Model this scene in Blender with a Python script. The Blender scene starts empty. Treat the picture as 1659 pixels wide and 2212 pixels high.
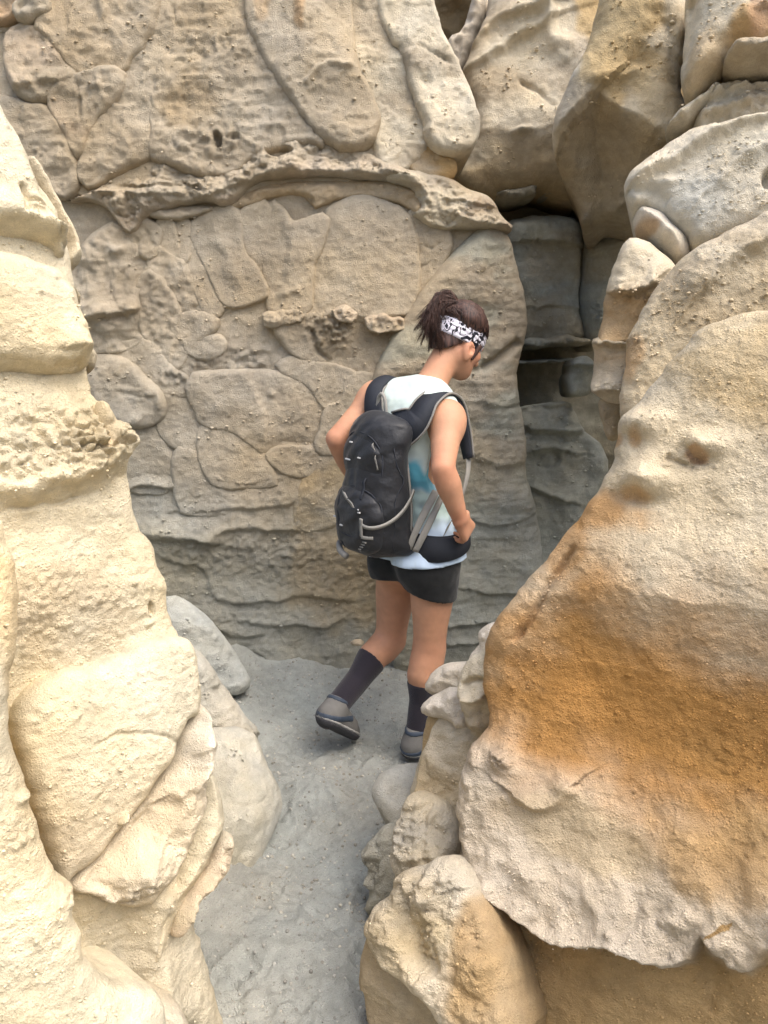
import bpy, math, random
import numpy as np
from mathutils import Vector, Matrix

# ------------------------------------------------------------------ camera, world, sun, exposure
SC = bpy.context.scene
COL = SC.collection
CAMZ, PITCH = 1.66, math.radians(14)
cam = bpy.data.cameras.new('camera'); camo = bpy.data.objects.new('camera', cam); COL.objects.link(camo)
camo.location = (0, 0, CAMZ); camo.rotation_euler = (math.pi/2 - PITCH, 0, 0)
cam.sensor_fit = 'VERTICAL'; cam.sensor_height = 24; cam.lens = 24*1719.5/2212
cam.clip_start = 0.05; cam.clip_end = 2000
SC.camera = camo
SUN_EL, SUN_AZ = math.radians(60), math.radians(128)      # azimuth clockwise from +y
w = bpy.data.worlds.new('World'); SC.world = w; w.use_nodes = True
nt = w.node_tree; bg = nt.nodes['Background']
sky = nt.nodes.new('ShaderNodeTexSky'); sky.sky_type = 'NISHITA'; sky.sun_disc = False
sky.sun_elevation = SUN_EL; sky.sun_rotation = SUN_AZ; sky.dust_density = 4.0; sky.air_density = 1.0; sky.ozone_density = 1.0
nt.links.new(sky.outputs[0], bg.inputs[0]); bg.inputs[1].default_value = 0.15
sl = bpy.data.lights.new('sun', 'SUN'); sl.energy = 1.5; sl.angle = math.radians(60); sl.color = (1, .95, .86)
so = bpy.data.objects.new('sun', sl); COL.objects.link(so)
sd = Vector((math.sin(SUN_AZ)*math.cos(SUN_EL), math.cos(SUN_AZ)*math.cos(SUN_EL), math.sin(SUN_EL)))
so.rotation_euler = sd.to_track_quat('Z', 'Y').to_euler(); so.location = (0, 0, 12)
SC.view_settings.view_transform = 'Standard'; SC.view_settings.look = 'None'
SC.view_settings.exposure = 1.20; SC.view_settings.gamma = 1.0; SC.view_settings.use_curve_mapping = False
SC.render.engine = 'CYCLES'
SC.cycles.use_denoising = True; SC.cycles.use_adaptive_sampling = True; SC.cycles.adaptive_threshold = .02
SC.cycles.max_bounces = 6; SC.cycles.diffuse_bounces = 4
random.seed(7); RNG = np.random.default_rng(11)

# ------------------------------------------------------------------ measuring helpers
CP, SP = math.cos(PITCH), math.sin(PITCH)
def ray(sx, sy):
    a = (sx-829.5)/1719.5; b = (1106-sy)/1719.5
    return np.array([a, CP + b*SP, -SP + b*CP])
def P(sx, sy, y):                       # point of the photograph's place at distance y
    r = ray(sx, sy); return np.array([0, 0, CAMZ]) + r*(y/r[1])
def onplane(sx, sy, o, n):
    r = ray(sx, sy); c = np.array([0, 0, CAMZ]); return c + r*(np.dot(o-c, n)/np.dot(r, n))
def _cv(ox, oy, k): return lambda pts: [(ox+x*k, oy+y*k) for x, y in pts]
c3 = _cv(0, 0, .531); c8 = _cv(135.5, 338.9, .531); c4 = _cv(813.2, 0, .510); c6 = _cv(0, 1084.3, .510)
c7 = _cv(745.5, 1152, .5507); c5 = _cv(0, 271, .398); cA = _cv(1016.5, 338.8, .3983); cB = _cv(745.5, 1355.4, .3873)
cC = _cv(305, 1152, .4792); c9 = _cv(691.3, 799.7, .2206); c1 = lambda p: list(p)

def norm(v): v = np.asarray(v, float); return v/np.linalg.norm(v)

# ------------------------------------------------------------------ noise
_perm = np.random.default_rng(3).permutation(256); _perm = np.concatenate([_perm, _perm, _perm])
_g = np.random.default_rng(4).normal(size=(256, 3)); _g /= np.linalg.norm(_g, axis=1)[:, None]; _g = _g.astype(np.float32); _perm = _perm.astype(np.int32)
def perlin(p):
    p = np.asarray(p, np.float64); i = np.floor(p); f = (p - i).astype(np.float32); i = i.astype(np.int32) & 255
    u = f*f*f*(f*(f*6-15)+10); out = 0
    for dx in (0, 1):
        wx = u[:, 0] if dx else 1-u[:, 0]; hx = _perm[i[:, 0]+dx]
        for dy in (0, 1):
            wy = u[:, 1] if dy else 1-u[:, 1]; hy = _perm[hx+i[:, 1]+dy]
            for dz in (0, 1):
                wz = u[:, 2] if dz else 1-u[:, 2]; g = _g[_perm[hy+i[:, 2]+dz]]
                out = out + wx*wy*wz*(g[:, 0]*(f[:, 0]-dx)+g[:, 1]*(f[:, 1]-dy)+g[:, 2]*(f[:, 2]-dz))
    return out*1.5
def fbm(p, oct=3, lac=2.1, gain=.5):
    a, s = 1.0, 0
    for k in range(oct): s = s + a*perlin(p+13.7*k); p = p*lac; a *= gain
    return s
def sstep(a, b, x): t = np.clip((x-a)/(b-a), 0, 1); return t*t*(3-2*t)

# ------------------------------------------------------------------ object helpers
def link(o, parent=None):
    COL.objects.link(o)
    if parent is not None: o.parent = parent
    return o
def root(name, label, cat, loc=(0, 0, 0), group=None):
    o = bpy.data.objects.new(name, None); o.empty_display_size = .1; COL.objects.link(o); o.location = loc
    o['label'] = label; o['category'] = cat; o['kind'] = 'thing'
    if group: o['group'] = group
    return o
def woff(p):
    s = np.zeros(3)
    while p is not None: s = s+np.array(p.location); p = p.parent
    return s
def mesh_obj(name, v, faces, mat, parent=None, col=None, smooth=True, attr=None):
    v = np.asarray(v, float)
    v = v - woff(parent)
    me = bpy.data.meshes.new(name)
    if isinstance(faces, np.ndarray):
        k = faces.shape[1]; n = len(faces)
        me.vertices.add(len(v)); me.vertices.foreach_set('co', v.ravel())
        me.loops.add(n*k); me.loops.foreach_set('vertex_index', faces.ravel().astype(np.int32))
        me.polygons.add(n); me.polygons.foreach_set('loop_start', np.arange(0, n*k, k, dtype=np.int32))
        me.update(calc_edges=True); me.validate()
    else:
        me.from_pydata([tuple(p) for p in v], [], faces); me.update()
    if smooth: me.polygons.foreach_set('use_smooth', np.ones(len(me.polygons), bool))
    if col is not None:
        a = me.color_attributes.new('Col', 'FLOAT_COLOR', 'POINT')
        c = np.ones((len(v), 4)); c[:, :3] = col; a.data.foreach_set('color', c.ravel())
    if attr is not None:
        a = me.attributes.new('grit', 'FLOAT', 'POINT'); a.data.foreach_set('value', np.asarray(attr, float))
    me.materials.append(mat)
    return link(bpy.data.objects.new(name, me), parent)

# ------------------------------------------------------------------ materials
def newmat(name):
    m = bpy.data.materials.new(name); m.use_nodes = True
    return m, m.node_tree.nodes, m.node_tree.links, m.node_tree.nodes['Principled BSDF']
def simple(name, color, rough=.7, spec=.3, bump=0, scale=200, sheen=0, metal=0, var=.12):
    m, N, L, B = newmat(name)
    B.inputs['Roughness'].default_value = rough; B.inputs['Specular IOR Level'].default_value = spec
    B.inputs['Metallic'].default_value = metal
    if sheen: B.inputs['Sheen Weight'].default_value = sheen
    tc = N.new('ShaderNodeTexCoord'); nz = N.new('ShaderNodeTexNoise'); nz.inputs['Scale'].default_value = scale*.12; nz.inputs['Detail'].default_value = 4
    L.new(tc.outputs['Object'], nz.inputs['Vector'])
    mx = N.new('ShaderNodeMix'); mx.data_type = 'RGBA'
    mx.inputs[6].default_value = tuple(c*(1-var) for c in color)+(1,); mx.inputs[7].default_value = tuple(min(1, c*(1+var)) for c in color)+(1,)
    L.new(nz.outputs['Fac'], mx.inputs[0]); L.new(mx.outputs[2], B.inputs['Base Color'])
    if bump:
        n2 = N.new('ShaderNodeTexNoise'); n2.inputs['Scale'].default_value = scale; n2.inputs['Detail'].default_value = 3
        L.new(tc.outputs['Object'], n2.inputs['Vector'])
        b = N.new('ShaderNodeBump'); b.inputs['Strength'].default_value = bump; b.inputs['Distance'].default_value = .004
        L.new(n2.outputs['Fac'], b.inputs['Height']); L.new(b.outputs['Normal'], B.inputs['Normal'])
    return m
def vcol(name, rough=.85, bump=.3, scale=400, dist=.003, spec=.2, sheen=0):
    m, N, L, B = newmat(name); B.inputs['Roughness'].default_value = rough; B.inputs['Specular IOR Level'].default_value = spec
    if sheen: B.inputs['Sheen Weight'].default_value = sheen
    at = N.new('ShaderNodeAttribute'); at.attribute_name = 'Col'; L.new(at.outputs['Color'], B.inputs['Base Color'])
    tc = N.new('ShaderNodeTexCoord'); nz = N.new('ShaderNodeTexNoise'); nz.inputs['Scale'].default_value = scale; nz.inputs['Detail'].default_value = 3
    L.new(tc.outputs['Object'], nz.inputs['Vector'])
    b = N.new('ShaderNodeBump'); b.inputs['Strength'].default_value = bump; b.inputs['Distance'].default_value = dist
    L.new(nz.outputs['Fac'], b.inputs['Height']); L.new(b.outputs['Normal'], B.inputs['Normal'])
    return m
def rockmat(name='sandstone', ground=False):
    m, N, L, B = newmat(name); B.inputs['Roughness'].default_value = .93; B.inputs['Specular IOR Level'].default_value = .12
    at = N.new('ShaderNodeAttribute'); at.attribute_name = 'Col'
    gr = N.new('ShaderNodeAttribute'); gr.attribute_name = 'grit'
    geo = N.new('ShaderNodeNewGeometry')
    def noise(scale, detail, rough=.6, vec=None):
        n = N.new('ShaderNodeTexNoise'); n.inputs['Scale'].default_value = scale; n.inputs['Detail'].default_value = detail; n.inputs['Roughness'].default_value = rough
        L.new(vec or geo.outputs['Position'], n.inputs['Vector']); return n.outputs['Fac']
    def math_(op, a, b=None, c=None):
        n = N.new('ShaderNodeMath'); n.operation = op
        for k, x in enumerate((a, b, c)):
            if x is None: continue
            if isinstance(x, (int, float)): n.inputs[k].default_value = x
            else: L.new(x, n.inputs[k])
        return n.outputs[0]
    def rng(x, a, b, c, d):
        n = N.new('ShaderNodeMapRange'); L.new(x, n.inputs[0])
        for k, y in enumerate((a, b, c, d)): n.inputs[k+1].default_value = y
        return n.outputs[0]
    # fine strata: noise squashed along z
    mp = N.new('ShaderNodeMapping'); mp.inputs['Scale'].default_value = (3, 3, 40); mp.inputs['Rotation'].default_value = (.06, .1, 0)
    L.new(geo.outputs['Position'], mp.inputs['Vector'])
    st = noise(1.0, 4, .6, mp.outputs[0])
    big = noise(3.5, 5); mid = noise(28, 5, .65); fine = noise(330, 3, .7); spk = noise(620, 2, .6)
    f1 = rng(big, .3, .7, .84, 1.14); f2 = rng(mid, .3, .7, .88, 1.1); f3 = rng(fine, .25, .75, .86, 1.13); f4 = rng(st, .3, .7, .93, 1.06)
    sp = rng(spk, .64, .72, 1.0, 1.35); sp2 = rng(spk, .27, .35, .6, 1.0)
    f = math_('MULTIPLY', math_('MULTIPLY', f1, f2), math_('MULTIPLY', f3, f4)); f = math_('MULTIPLY', f, math_('MULTIPLY', sp, sp2))
    sc_ = N.new('ShaderNodeVectorMath'); sc_.operation = 'SCALE'; L.new(at.outputs['Color'], sc_.inputs[0]); L.new(f, sc_.inputs['Scale'])
    # slow drift of hue between warmer and cooler sand
    hs = N.new('ShaderNodeMix'); hs.data_type = 'RGBA'; hs.blend_type = 'MULTIPLY'; hs.inputs[0].default_value = 1
    ra = N.new('ShaderNodeValToRGB'); L.new(noise(2.2, 4), ra.inputs[0])
    ra.color_ramp.elements[0].position = .32; ra.color_ramp.elements[0].color = (1.0, .93, .82, 1) if not ground else (1, .98, .95, 1)
    ra.color_ramp.elements[1].position = .66; ra.color_ramp.elements[1].color = (.97, 1.0, 1.06, 1) if not ground else (.96, 1, 1.02, 1)
    L.new(sc_.outputs[0], hs.inputs[6]); L.new(ra.outputs[0], hs.inputs[7]); L.new(hs.outputs[2], B.inputs['Base Color'])
    vor = N.new('ShaderNodeTexVoronoi'); vor.inputs['Scale'].default_value = 150; L.new(geo.outputs['Position'], vor.inputs['Vector'])
    grain = rng(vor.outputs['Distance'], 0, .5, 1, 0)
    h = math_('ADD', math_('MULTIPLY', fine, .9), math_('MULTIPLY', math_('MULTIPLY', grain, rng(mid, .35, .65, 0, 1)), .8))
    h = math_('ADD', math_('MULTIPLY', h, gr.outputs['Fac']), math_('ADD', math_('MULTIPLY', mid, 1.5), math_('MULTIPLY', st, .22)))
    b = N.new('ShaderNodeBump'); b.inputs['Strength'].default_value = .72; b.inputs['Distance'].default_value = .0065 if not ground else .009
    L.new(h, b.inputs['Height']); L.new(b.outputs['Normal'], B.inputs['Normal'])
    return m
ROCK = rockmat(); SAND = rockmat('sand', True)

# ------------------------------------------------------------------ rock slabs: a relief of real depth over a plane of its own
def chaikin(p, it=2, closed=True):
    p = np.asarray(p, float)
    for _ in range(it):
        if closed:
            q = np.roll(p, -1, 0); p = np.stack([p*.75+q*.25, p*.25+q*.75], 1).reshape(-1, 2)
        else:
            a, b = p[:-1], p[1:]; m = np.stack([a*.75+b*.25, a*.25+b*.75], 1).reshape(-1, 2); p = np.concatenate([p[:1], m, p[-1:]])
    return p
def seg_dist(q, a, b):                   # distance, nearest point, side, for many points against a polyline
    best = np.full(len(q), 1e9); near = np.zeros_like(q); side = np.zeros(len(q)); par = np.zeros(len(q))
    L = np.linalg.norm(b-a, axis=1); acc = np.concatenate([[0], np.cumsum(L)]); tot = acc[-1]
    for k in range(len(a)):
        d = b[k]-a[k]; l2 = d@d
        if l2 < 1e-14: continue
        r = q-a[k]; t = np.clip((r@d)/l2, 0, 1); c = a[k]+t[:, None]*d; e = q-c; dd = (e*e).sum(1)
        m = dd < best
        best[m] = dd[m]; near[m] = c[m]; side[m] = np.sign(d[0]*r[m, 1]-d[1]*r[m, 0]); par[m] = (acc[k]+t[m]*L[k])/tot
    return np.sqrt(best), near, side, par
def inside(q, poly):
    x, y = q[:, 0], q[:, 1]; r = np.zeros(len(q), bool); n = len(poly)
    for k in range(n):
        x1, y1 = poly[k]; x2, y2 = poly[(k+1) % n]
        if y1 == y2: continue
        r ^= ((y1 > y) != (y2 > y)) & (x < (x2-x1)*(y-y1)/(y2-y1)+x1)
    return r
SURF = {}                                 # surface samples by root, for the loose grit
TINT = [None]
def slab(par, name, pts, plane, proud=.05, er=.05, p=2.2, bulge=.0, na=.012, nf=6, rough=.003, lump=0, lf=25, strata=0, col=(.4, .33, .22), col2=None, feats=(), paint=(), T=.1, back=.012, px=3.3, jit=.006, it=2, grit=1.0, tilt=(0, 0), kind=None, label=None, shrink=.0, grow=.0, flake=.003, shelf=0, crag=0, cf=16, fs=1.0):
    o, n = plane; n = norm(n); u = norm(np.cross([0, 0, 1.], n)); v = np.cross(n, u)
    to2 = lambda s: np.array([[(q-o)@u, (q-o)@v] for q in (onplane(a, b, o, n) for a, b in s)])
    out = chaikin(to2(pts), it)
    # resample and roughen the outline
    L = np.linalg.norm(np.roll(out, -1, 0)-out, axis=1); per = L.sum()
    cen3 = o + out.mean(0)[0]*u + out.mean(0)[1]*v
    dep = np.linalg.norm(cen3-np.array([0, 0, CAMZ])); res = px/1719.5*dep
    m = int(np.clip(per/(res*4), 24, 260)); s = np.linspace(0, per, m, endpoint=False); cum = np.concatenate([[0], np.cumsum(L)])
    cl = np.concatenate([out, out[:1]]); out = np.stack([np.interp(s, cum, cl[:, 0]), np.interp(s, cum, cl[:, 1])], 1)
    if grow:
        tg = np.roll(out, -1, 0)-np.roll(out, 1, 0); tg /= np.linalg.norm(tg, axis=1)[:, None]+1e-9; nn = np.column_stack([tg[:, 1], -tg[:, 0]])
        ar = (out[:, 0]*np.roll(out[:, 1], -1)-np.roll(out[:, 0], -1)*out[:, 1]).sum(); out = out + nn*grow*(1 if ar > 0 else -1)
    j3 = np.column_stack([out*22, np.full(m, dep*7)]); out = out + jit*np.column_stack([fbm(j3, 3), fbm(j3+50, 3)])
    lo, hi = out.min(0)-res*1.5, out.max(0)+res*1.5
    nx, ny = int((hi[0]-lo[0])/res)+2, int((hi[1]-lo[1])/res)+2
    X, Y = np.meshgrid(lo[0]+np.arange(nx)*res, lo[1]+np.arange(ny)*res); q = np.column_stack([X.ravel(), Y.ravel()])
    ins = inside(q, out); I = np.arange(nx*ny).reshape(ny, nx)
    quads = np.stack([I[:-1, :-1], I[:-1, 1:], I[1:, 1:], I[1:, :-1]], -1).reshape(-1, 4)
    quads = quads[ins[quads].any(1)]
    used = np.unique(quads); re = np.full(nx*ny, -1); re[used] = np.arange(len(used)); quads = re[quads]
    q = q[used]; ins = ins[used]
    d, near, _, _ = seg_dist(q, out, np.roll(out, -1, 0))
    q = np.where(ins[:, None], q, near); d = np.where(ins, d, 0)
    w3 = o + q[:, :1]*u + q[:, 1:]*v
    # relief
    ern = er*(1+.45*fbm(w3*5+3, 2))
    if shelf: dv = (near[:, 1]-q[:, 1])/np.maximum(d, 1e-5); ern = ern*np.where(ins, .3+(shelf-.3)*sstep(-.6, .8, dv), 1)
    t = np.clip(d/np.maximum(ern, .004), 0, 1)
    h = -back + (proud+back)*(1-(1-t)**p)**(1/p)
    if bulge: dm = d.max(); h = h + bulge*(1-(1-np.clip(d/dm, 0, 1))**2)
    h = h + tilt[0]*(q[:, 0]-q[:, 0].mean()) + tilt[1]*(q[:, 1]-q[:, 1].mean())
    env = sstep(0, .03, d)
    gritv = np.full(len(q), float(grit))
    cc = np.tile(np.array(col, float), (len(q), 1))
    if col2 is not None:
        mk = sstep(-.25, .35, fbm(w3*np.array([2.2, 2.2, 4.5])+dep, 4))[:, None]; cc = cc*(1-mk)+np.array(col2)*mk
    if TINT[0] is not None: cc = TINT[0](w3, cc)
    warp = .012*np.column_stack([fbm(w3*9, 2), fbm(w3*9+31, 2)]) + .004*np.column_stack([perlin(w3*45), perlin(w3*45+9)])
    qw = q+warp
    for f in feats:
        k = f[0]
        if k in ('crack', 'ledge', 'ridge', 'step', 'under'):
            pl = chaikin(to2(f[1]), 1, False); dd, _, sd_, pa = seg_dist(qw, pl[:-1], pl[1:])
            if k == 'crack':
                fade = sstep(-.02, .12, pa)*sstep(-.02, .12, 1-pa); h -= f[3]*np.exp(-(dd/f[2])**2)*fade*(.7+.5*perlin(w3*14))
            elif k == 'ridge': h += f[3]*np.exp(-(dd/f[2])**2)*(1+.4*perlin(w3*16))
            elif k == 'step': h += f[2]*.5*(1+np.tanh(dd*sd_/f[3]))
            elif k == 'under':                       # below the line the face cuts back by slope f[2], down to f[3]
                sdn = np.clip(-dd*sd_, 0, None); h -= f[3]*(1-np.exp(-sdn*f[2]/f[3]))
            else:                                    # ledge: long shoulder above, sharp drop below
                up = dd*sd_; rag = 1+.38*fbm(w3*8, 3)
                h += fs*f[2]*rag*np.where(up > 0, np.exp(-up/f[3]), np.exp(-(up/f[4])**2))
        elif k in ('bump', 'rough', 'hole'):
            c = to2([f[1]])[0]; ru, rv = f[2]/1719.5*dep, f[3]/1719.5*dep; e = ((qw[:, 0]-c[0])/ru)**2+((qw[:, 1]-c[1])/rv)**2
            if k == 'bump': h += f[4]*np.exp(-e)
            elif k == 'hole': h -= f[4]*sstep(1.3, .6, e)
            else:
                a = np.abs(fbm(w3*f[5], 3)); h += fs*f[4]*np.exp(-e*e)*(a*1.6-.2); gritv += 1.2*np.exp(-e*e)
        elif k == 'fn': h = h + f[1](q, w3, d)
    h = h + env*na*fbm(w3*nf, 3) + env*rough*fbm(w3*60, 3)
    if lump: h = h + env*lump*np.clip(fbm(w3*lf, 3)*1.1+.15*np.abs(perlin(w3*lf*2.3)), -.7, 1.1)
    if crag:
        r_ = 0; am = 1.0; pp = w3*cf+.4*np.column_stack([perlin(w3*cf*.7), perlin(w3*cf*.7+3), perlin(w3*cf*.7+6)])
        for kk in range(4): r_ = r_ + am*(np.abs(perlin(pp+kk*9.1))*2-.55); pp = pp*2.05; am *= .55
        tr = fbm(w3*cf*.55+2, 3)*3.2; tr = np.floor(tr)+sstep(.35, .65, tr-np.floor(tr)); h = h + env*crag*(.65*r_ + .32*tr)
    if flake:
        fa = fbm(w3*np.array([4.5, 4.5, 6])+dep, 4); h = h + env*flake*(sstep(.05, .085, fa)+sstep(-.32, -.285, fa)-sstep(.42, .45, fa))
    if strata: h = h + env*strata*fbm(w3*np.array([4, 4, 38])+7, 3)
    h = h + env*.0045*sstep(.52, .8, perlin(w3*85))+ env*.003*sstep(.5, .8, perlin(w3*150+5))       # small knobs
    for f in paint:                                      # coloured bands and stains of the stone, and painted bounce light
        if f[0] == 'spot':
            c = to2([f[1]])[0]; ru, rv = f[2]/1719.5*dep, f[3]/1719.5*dep
            e = ((qw[:, 0]-c[0])/ru)**2+((qw[:, 1]-c[1])/rv)**2 + .8*fbm(w3*7, 3); a = f[5]*sstep(1.5, .35, e)
        elif f[0] == 'line':
            pl = to2(f[1]); dd, _, sd_, _ = seg_dist(qw, pl[:-1], pl[1:]); a = f[4]*sstep(-f[2], f[2], dd*sd_*f[3]+f[2]*(.3*fbm(w3*8, 4)+.25*fbm(w3*np.array([2.5, 2.5, 16])+5, 3)))
        elif f[0] == 'all': a = np.full(len(q), f[2])
        cc = cc*(1-a[:, None])+np.array(f[4] if f[0] == 'spot' else (f[5] if f[0] == 'line' else f[1]))*a[:, None]
    vv = w3 + h[:, None]*n
    # closed solid: rim back and a flat back face
    e = np.concatenate([quads[:, [0, 1]], quads[:, [1, 2]], quads[:, [2, 3]], quads[:, [3, 0]]]); key = e.min(1).astype(np.int64)*len(vv)+e.max(1)
    uq, inv, cnt = np.unique(key, return_inverse=True, return_counts=True); be = e[cnt[inv.ravel()] == 1]
    bv = np.unique(be); nb = len(vv); mp = np.full(nb, -1); mp[bv] = nb+np.arange(len(bv))
    c2 = q.mean(0); qb = q[bv]+(c2-q[bv])*shrink
    vb = o + qb[:, :1]*u + qb[:, 1:]*v - n*(back+T)
    rim = np.stack([be[:, 1], be[:, 0], mp[be[:, 0]], mp[be[:, 1]]], 1)
    allv = np.vstack([vv, vb, (vb.mean(0))[None]]); ce = len(allv)-1
    cap = np.stack([mp[be[:, 1]], mp[be[:, 0]], np.full(len(be), ce), np.full(len(be), ce)], 1)
    tri = [tuple(f) for f in ()]
    fq = np.vstack([quads, rim])
    # cap as degenerate-free triangles stored in quads is avoided: write a separate list
    me_v = allv; ccx = np.vstack([cc, cc[bv], cc.mean(0)[None]]); gx = np.concatenate([gritv, gritv[bv], [1.0]])
    ob = mesh_mixed(name, me_v, fq, cap[:, :3], par, ccx, gx)
    if kind: ob['kind'] = kind
    if label: ob['label'] = label
    nrm = np.tile(n, (len(vv), 1)); SURF.setdefault(par.name, []).append((vv[d > er*.5], cc[d > er*.5], n))
    return ob
def mesh_mixed(name, v, quads, tris, parent, col, grit, mat=None):
    v = v-np.array(parent.location); me = bpy.data.meshes.new(name)
    nq, nt_ = len(quads), len(tris); me.vertices.add(len(v)); me.vertices.foreach_set('co', v.ravel())
    li = np.concatenate([quads.ravel(), tris.ravel()]).astype(np.int32); me.loops.add(len(li)); me.loops.foreach_set('vertex_index', li)
    me.polygons.add(nq+nt_); me.polygons.foreach_set('loop_start', np.concatenate([np.arange(nq)*4, nq*4+np.arange(nt_)*3]).astype(np.int32))
    me.update(calc_edges=True); me.validate()
    me.polygons.foreach_set('use_smooth', np.ones(len(me.polygons), bool))
    a = me.color_attributes.new('Col', 'FLOAT_COLOR', 'POINT'); c = np.ones((len(v), 4)); c[:, :3] = col; a.data.foreach_set('color', c.ravel())
    a = me.attributes.new('grit', 'FLOAT', 'POINT'); a.data.foreach_set('value', grit.astype(float))
    me.materials.append(mat or ROCK)
    return link(bpy.data.objects.new(name, me), parent)

# little stones stuck in the rock, one mass per rock
_ico = [(-.526, 0, .851), (.526, 0, .851), (-.526, 0, -.851), (.526, 0, -.851), (0, .851, .526), (0, .851, -.526), (0, -.851, .526), (0, -.851, -.526), (.851, .526, 0), (-.851, .526, 0), (.851, -.526, 0), (-.851, -.526, 0)]
_icf = np.array([(1, 4, 0), (4, 9, 0), (4, 5, 9), (8, 5, 4), (1, 8, 4), (1, 10, 8), (10, 3, 8), (8, 3, 5), (3, 2, 5), (3, 7, 2), (3, 10, 7), (10, 6, 7), (6, 11, 7), (6, 0, 11), (6, 1, 0), (10, 1, 6), (11, 0, 9), (2, 11, 9), (5, 2, 9), (11, 2, 7)])
_ico = np.array(_ico)
def grit_on(par, num, r0=.002, r1=.007, clump=True, pick=None):
    S = SURF[par.name]; vs = np.vstack([a for a, _, _ in S]); cs = np.vstack([b for _, b, _ in S]); ns = np.vstack([np.tile(c, (len(a), 1)) for a, _, c in S])
    if pick is not None: k = pick(vs); vs, cs, ns = vs[k], cs[k], ns[k]
    if clump:
        k = fbm(vs*4+2, 3)+.5*perlin(vs*17) > .05; vs, cs, ns = vs[k], cs[k], ns[k]
    if len(vs) < 5: return
    i = RNG.integers(0, len(vs), num); r = r0+(r1-r0)*RNG.random(num)**3
    V = _ico[None]*(1+.35*(RNG.random((num, 12, 3))-.5))*r[:, None, None]*(np.array([1.3, 1.3, .8])*(.8+.5*RNG.random((num, 1, 3))))
    V = V + (vs[i] + ns[i]*(r*.25)[:, None] + .004*RNG.normal(size=(num, 3)))[:, None]
    F = (_icf[None]+12*np.arange(num)[:, None, None]).reshape(-1, 3)
    c = np.repeat(cs[i]*(.95+.4*RNG.random((num, 1))), 12, 0)
    o = mesh_obj('grit', V.reshape(-1, 3), F, ROCK, par, c, True, np.full(num*12, .6)); o['kind'] = 'stuff'

TAN = (.455, .39, .29); TAN2 = (.405, .345, .255); PINK = (.49, .405, .30); GREY = (.39, .375, .30); COOL = (.34, .35, .30); CREAM = (.68, .605, .44); CREAM2 = (.63, .56, .405)
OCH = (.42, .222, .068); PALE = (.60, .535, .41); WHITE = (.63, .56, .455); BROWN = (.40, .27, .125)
#@@ROCKS
#@@PERSON
# ------------------------------------------------------------------ ground
def axis(lo, hi, step, far):
    a = np.arange(lo, hi, step); e = []; s = step; x = a[-1]
    while x < far: s *= 1.35; x += s; e.append(x)
    b = []; s = step; x = lo
    while x > -far: s *= 1.35; x -= s; b.append(x)
    return np.concatenate([b[::-1], a, e])
def Gp(sx, sy): return onplane(sx, sy, np.zeros(3), np.array([0, 0, 1.]))
def build_ground():
    xs, ys = axis(-.75, .75, .007, 300), axis(1.3, 3.7, .008, 300)
    X, Y = np.meshgrid(xs, ys); q = np.column_stack([X.ravel(), Y.ravel(), np.zeros(X.size)])
    near = sstep(14, 3, np.abs(q[:, 0]))*sstep(18, 5, np.abs(q[:, 1]))
    z = .02*fbm(q*2.3, 3)*near + .005*fbm(q*16, 3)*near + .0035*fbm(q*42, 2)*near + .0016*perlin(q*75)*near
    for (sx, sy, r, hgt) in ((650, 1700, .13, .045), (700, 1730, .09, .03), (560, 1560, .16, .05), (500, 1900, .10, .02), (850, 1490, .2, .05), (640, 1480, .22, .06)):
        c = Gp(sx, sy); z += hgt*np.exp(-((q[:, 0]-c[0])**2+(q[:, 1]-c[1])**2)/r**2)
    # scuffs and shoe prints
    for k in range(70):
        c = np.array([RNG.uniform(-.4, .15), RNG.uniform(1.5, 3.0)]); a = RNG.uniform(-.6, .9); dx, dy = q[:, 0]-c[0], q[:, 1]-c[1]
        al, ac = dx*math.sin(a)+dy*math.cos(a), dx*math.cos(a)-dy*math.sin(a)
        e = ((al+.01*fbm(q*20, 2))/.10)**2+((ac+.01*fbm(q*20+4, 2))/.04)**2; z += -.006*np.exp(-e*e)*(1+.7*np.sin(al*170))+.0055*np.exp(-((np.sqrt(e)-1.15)/.22)**2)
    z += .05*np.clip((q[:, 1]-2.95+.12*fbm(q*5, 3))/.5, 0, 1)**2*sstep(1.5, .5, np.abs(q[:, 0]))*(1+.35*fbm(q*3+8, 2)) + .13*np.clip((-.28-q[:, 0])/.4, 0, 1)**2*sstep(1.7, 2.1, q[:, 1])*sstep(3.9, 3.4, q[:, 1])*(1+.4*fbm(q*4, 2))
    z -= .01*(1-near)
    q[:, 2] = z
    ny, nx = X.shape; I = np.arange(nx*ny).reshape(ny, nx); quads = np.stack([I[:-1, :-1], I[:-1, 1:], I[1:, 1:], I[1:, :-1]], -1).reshape(-1, 4)
    mk = sstep(-.3, .4, fbm(q*1.7+4, 4))[:, None]; c = np.array((.375, .385, .36))*(1-mk)+np.array((.42, .42, .38))*mk
    o = mesh_obj('ground', q, quads, SAND, None, c, True, np.full(len(q), 1.7)); o['kind'] = 'structure'
    return q
gq = build_ground()
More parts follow.
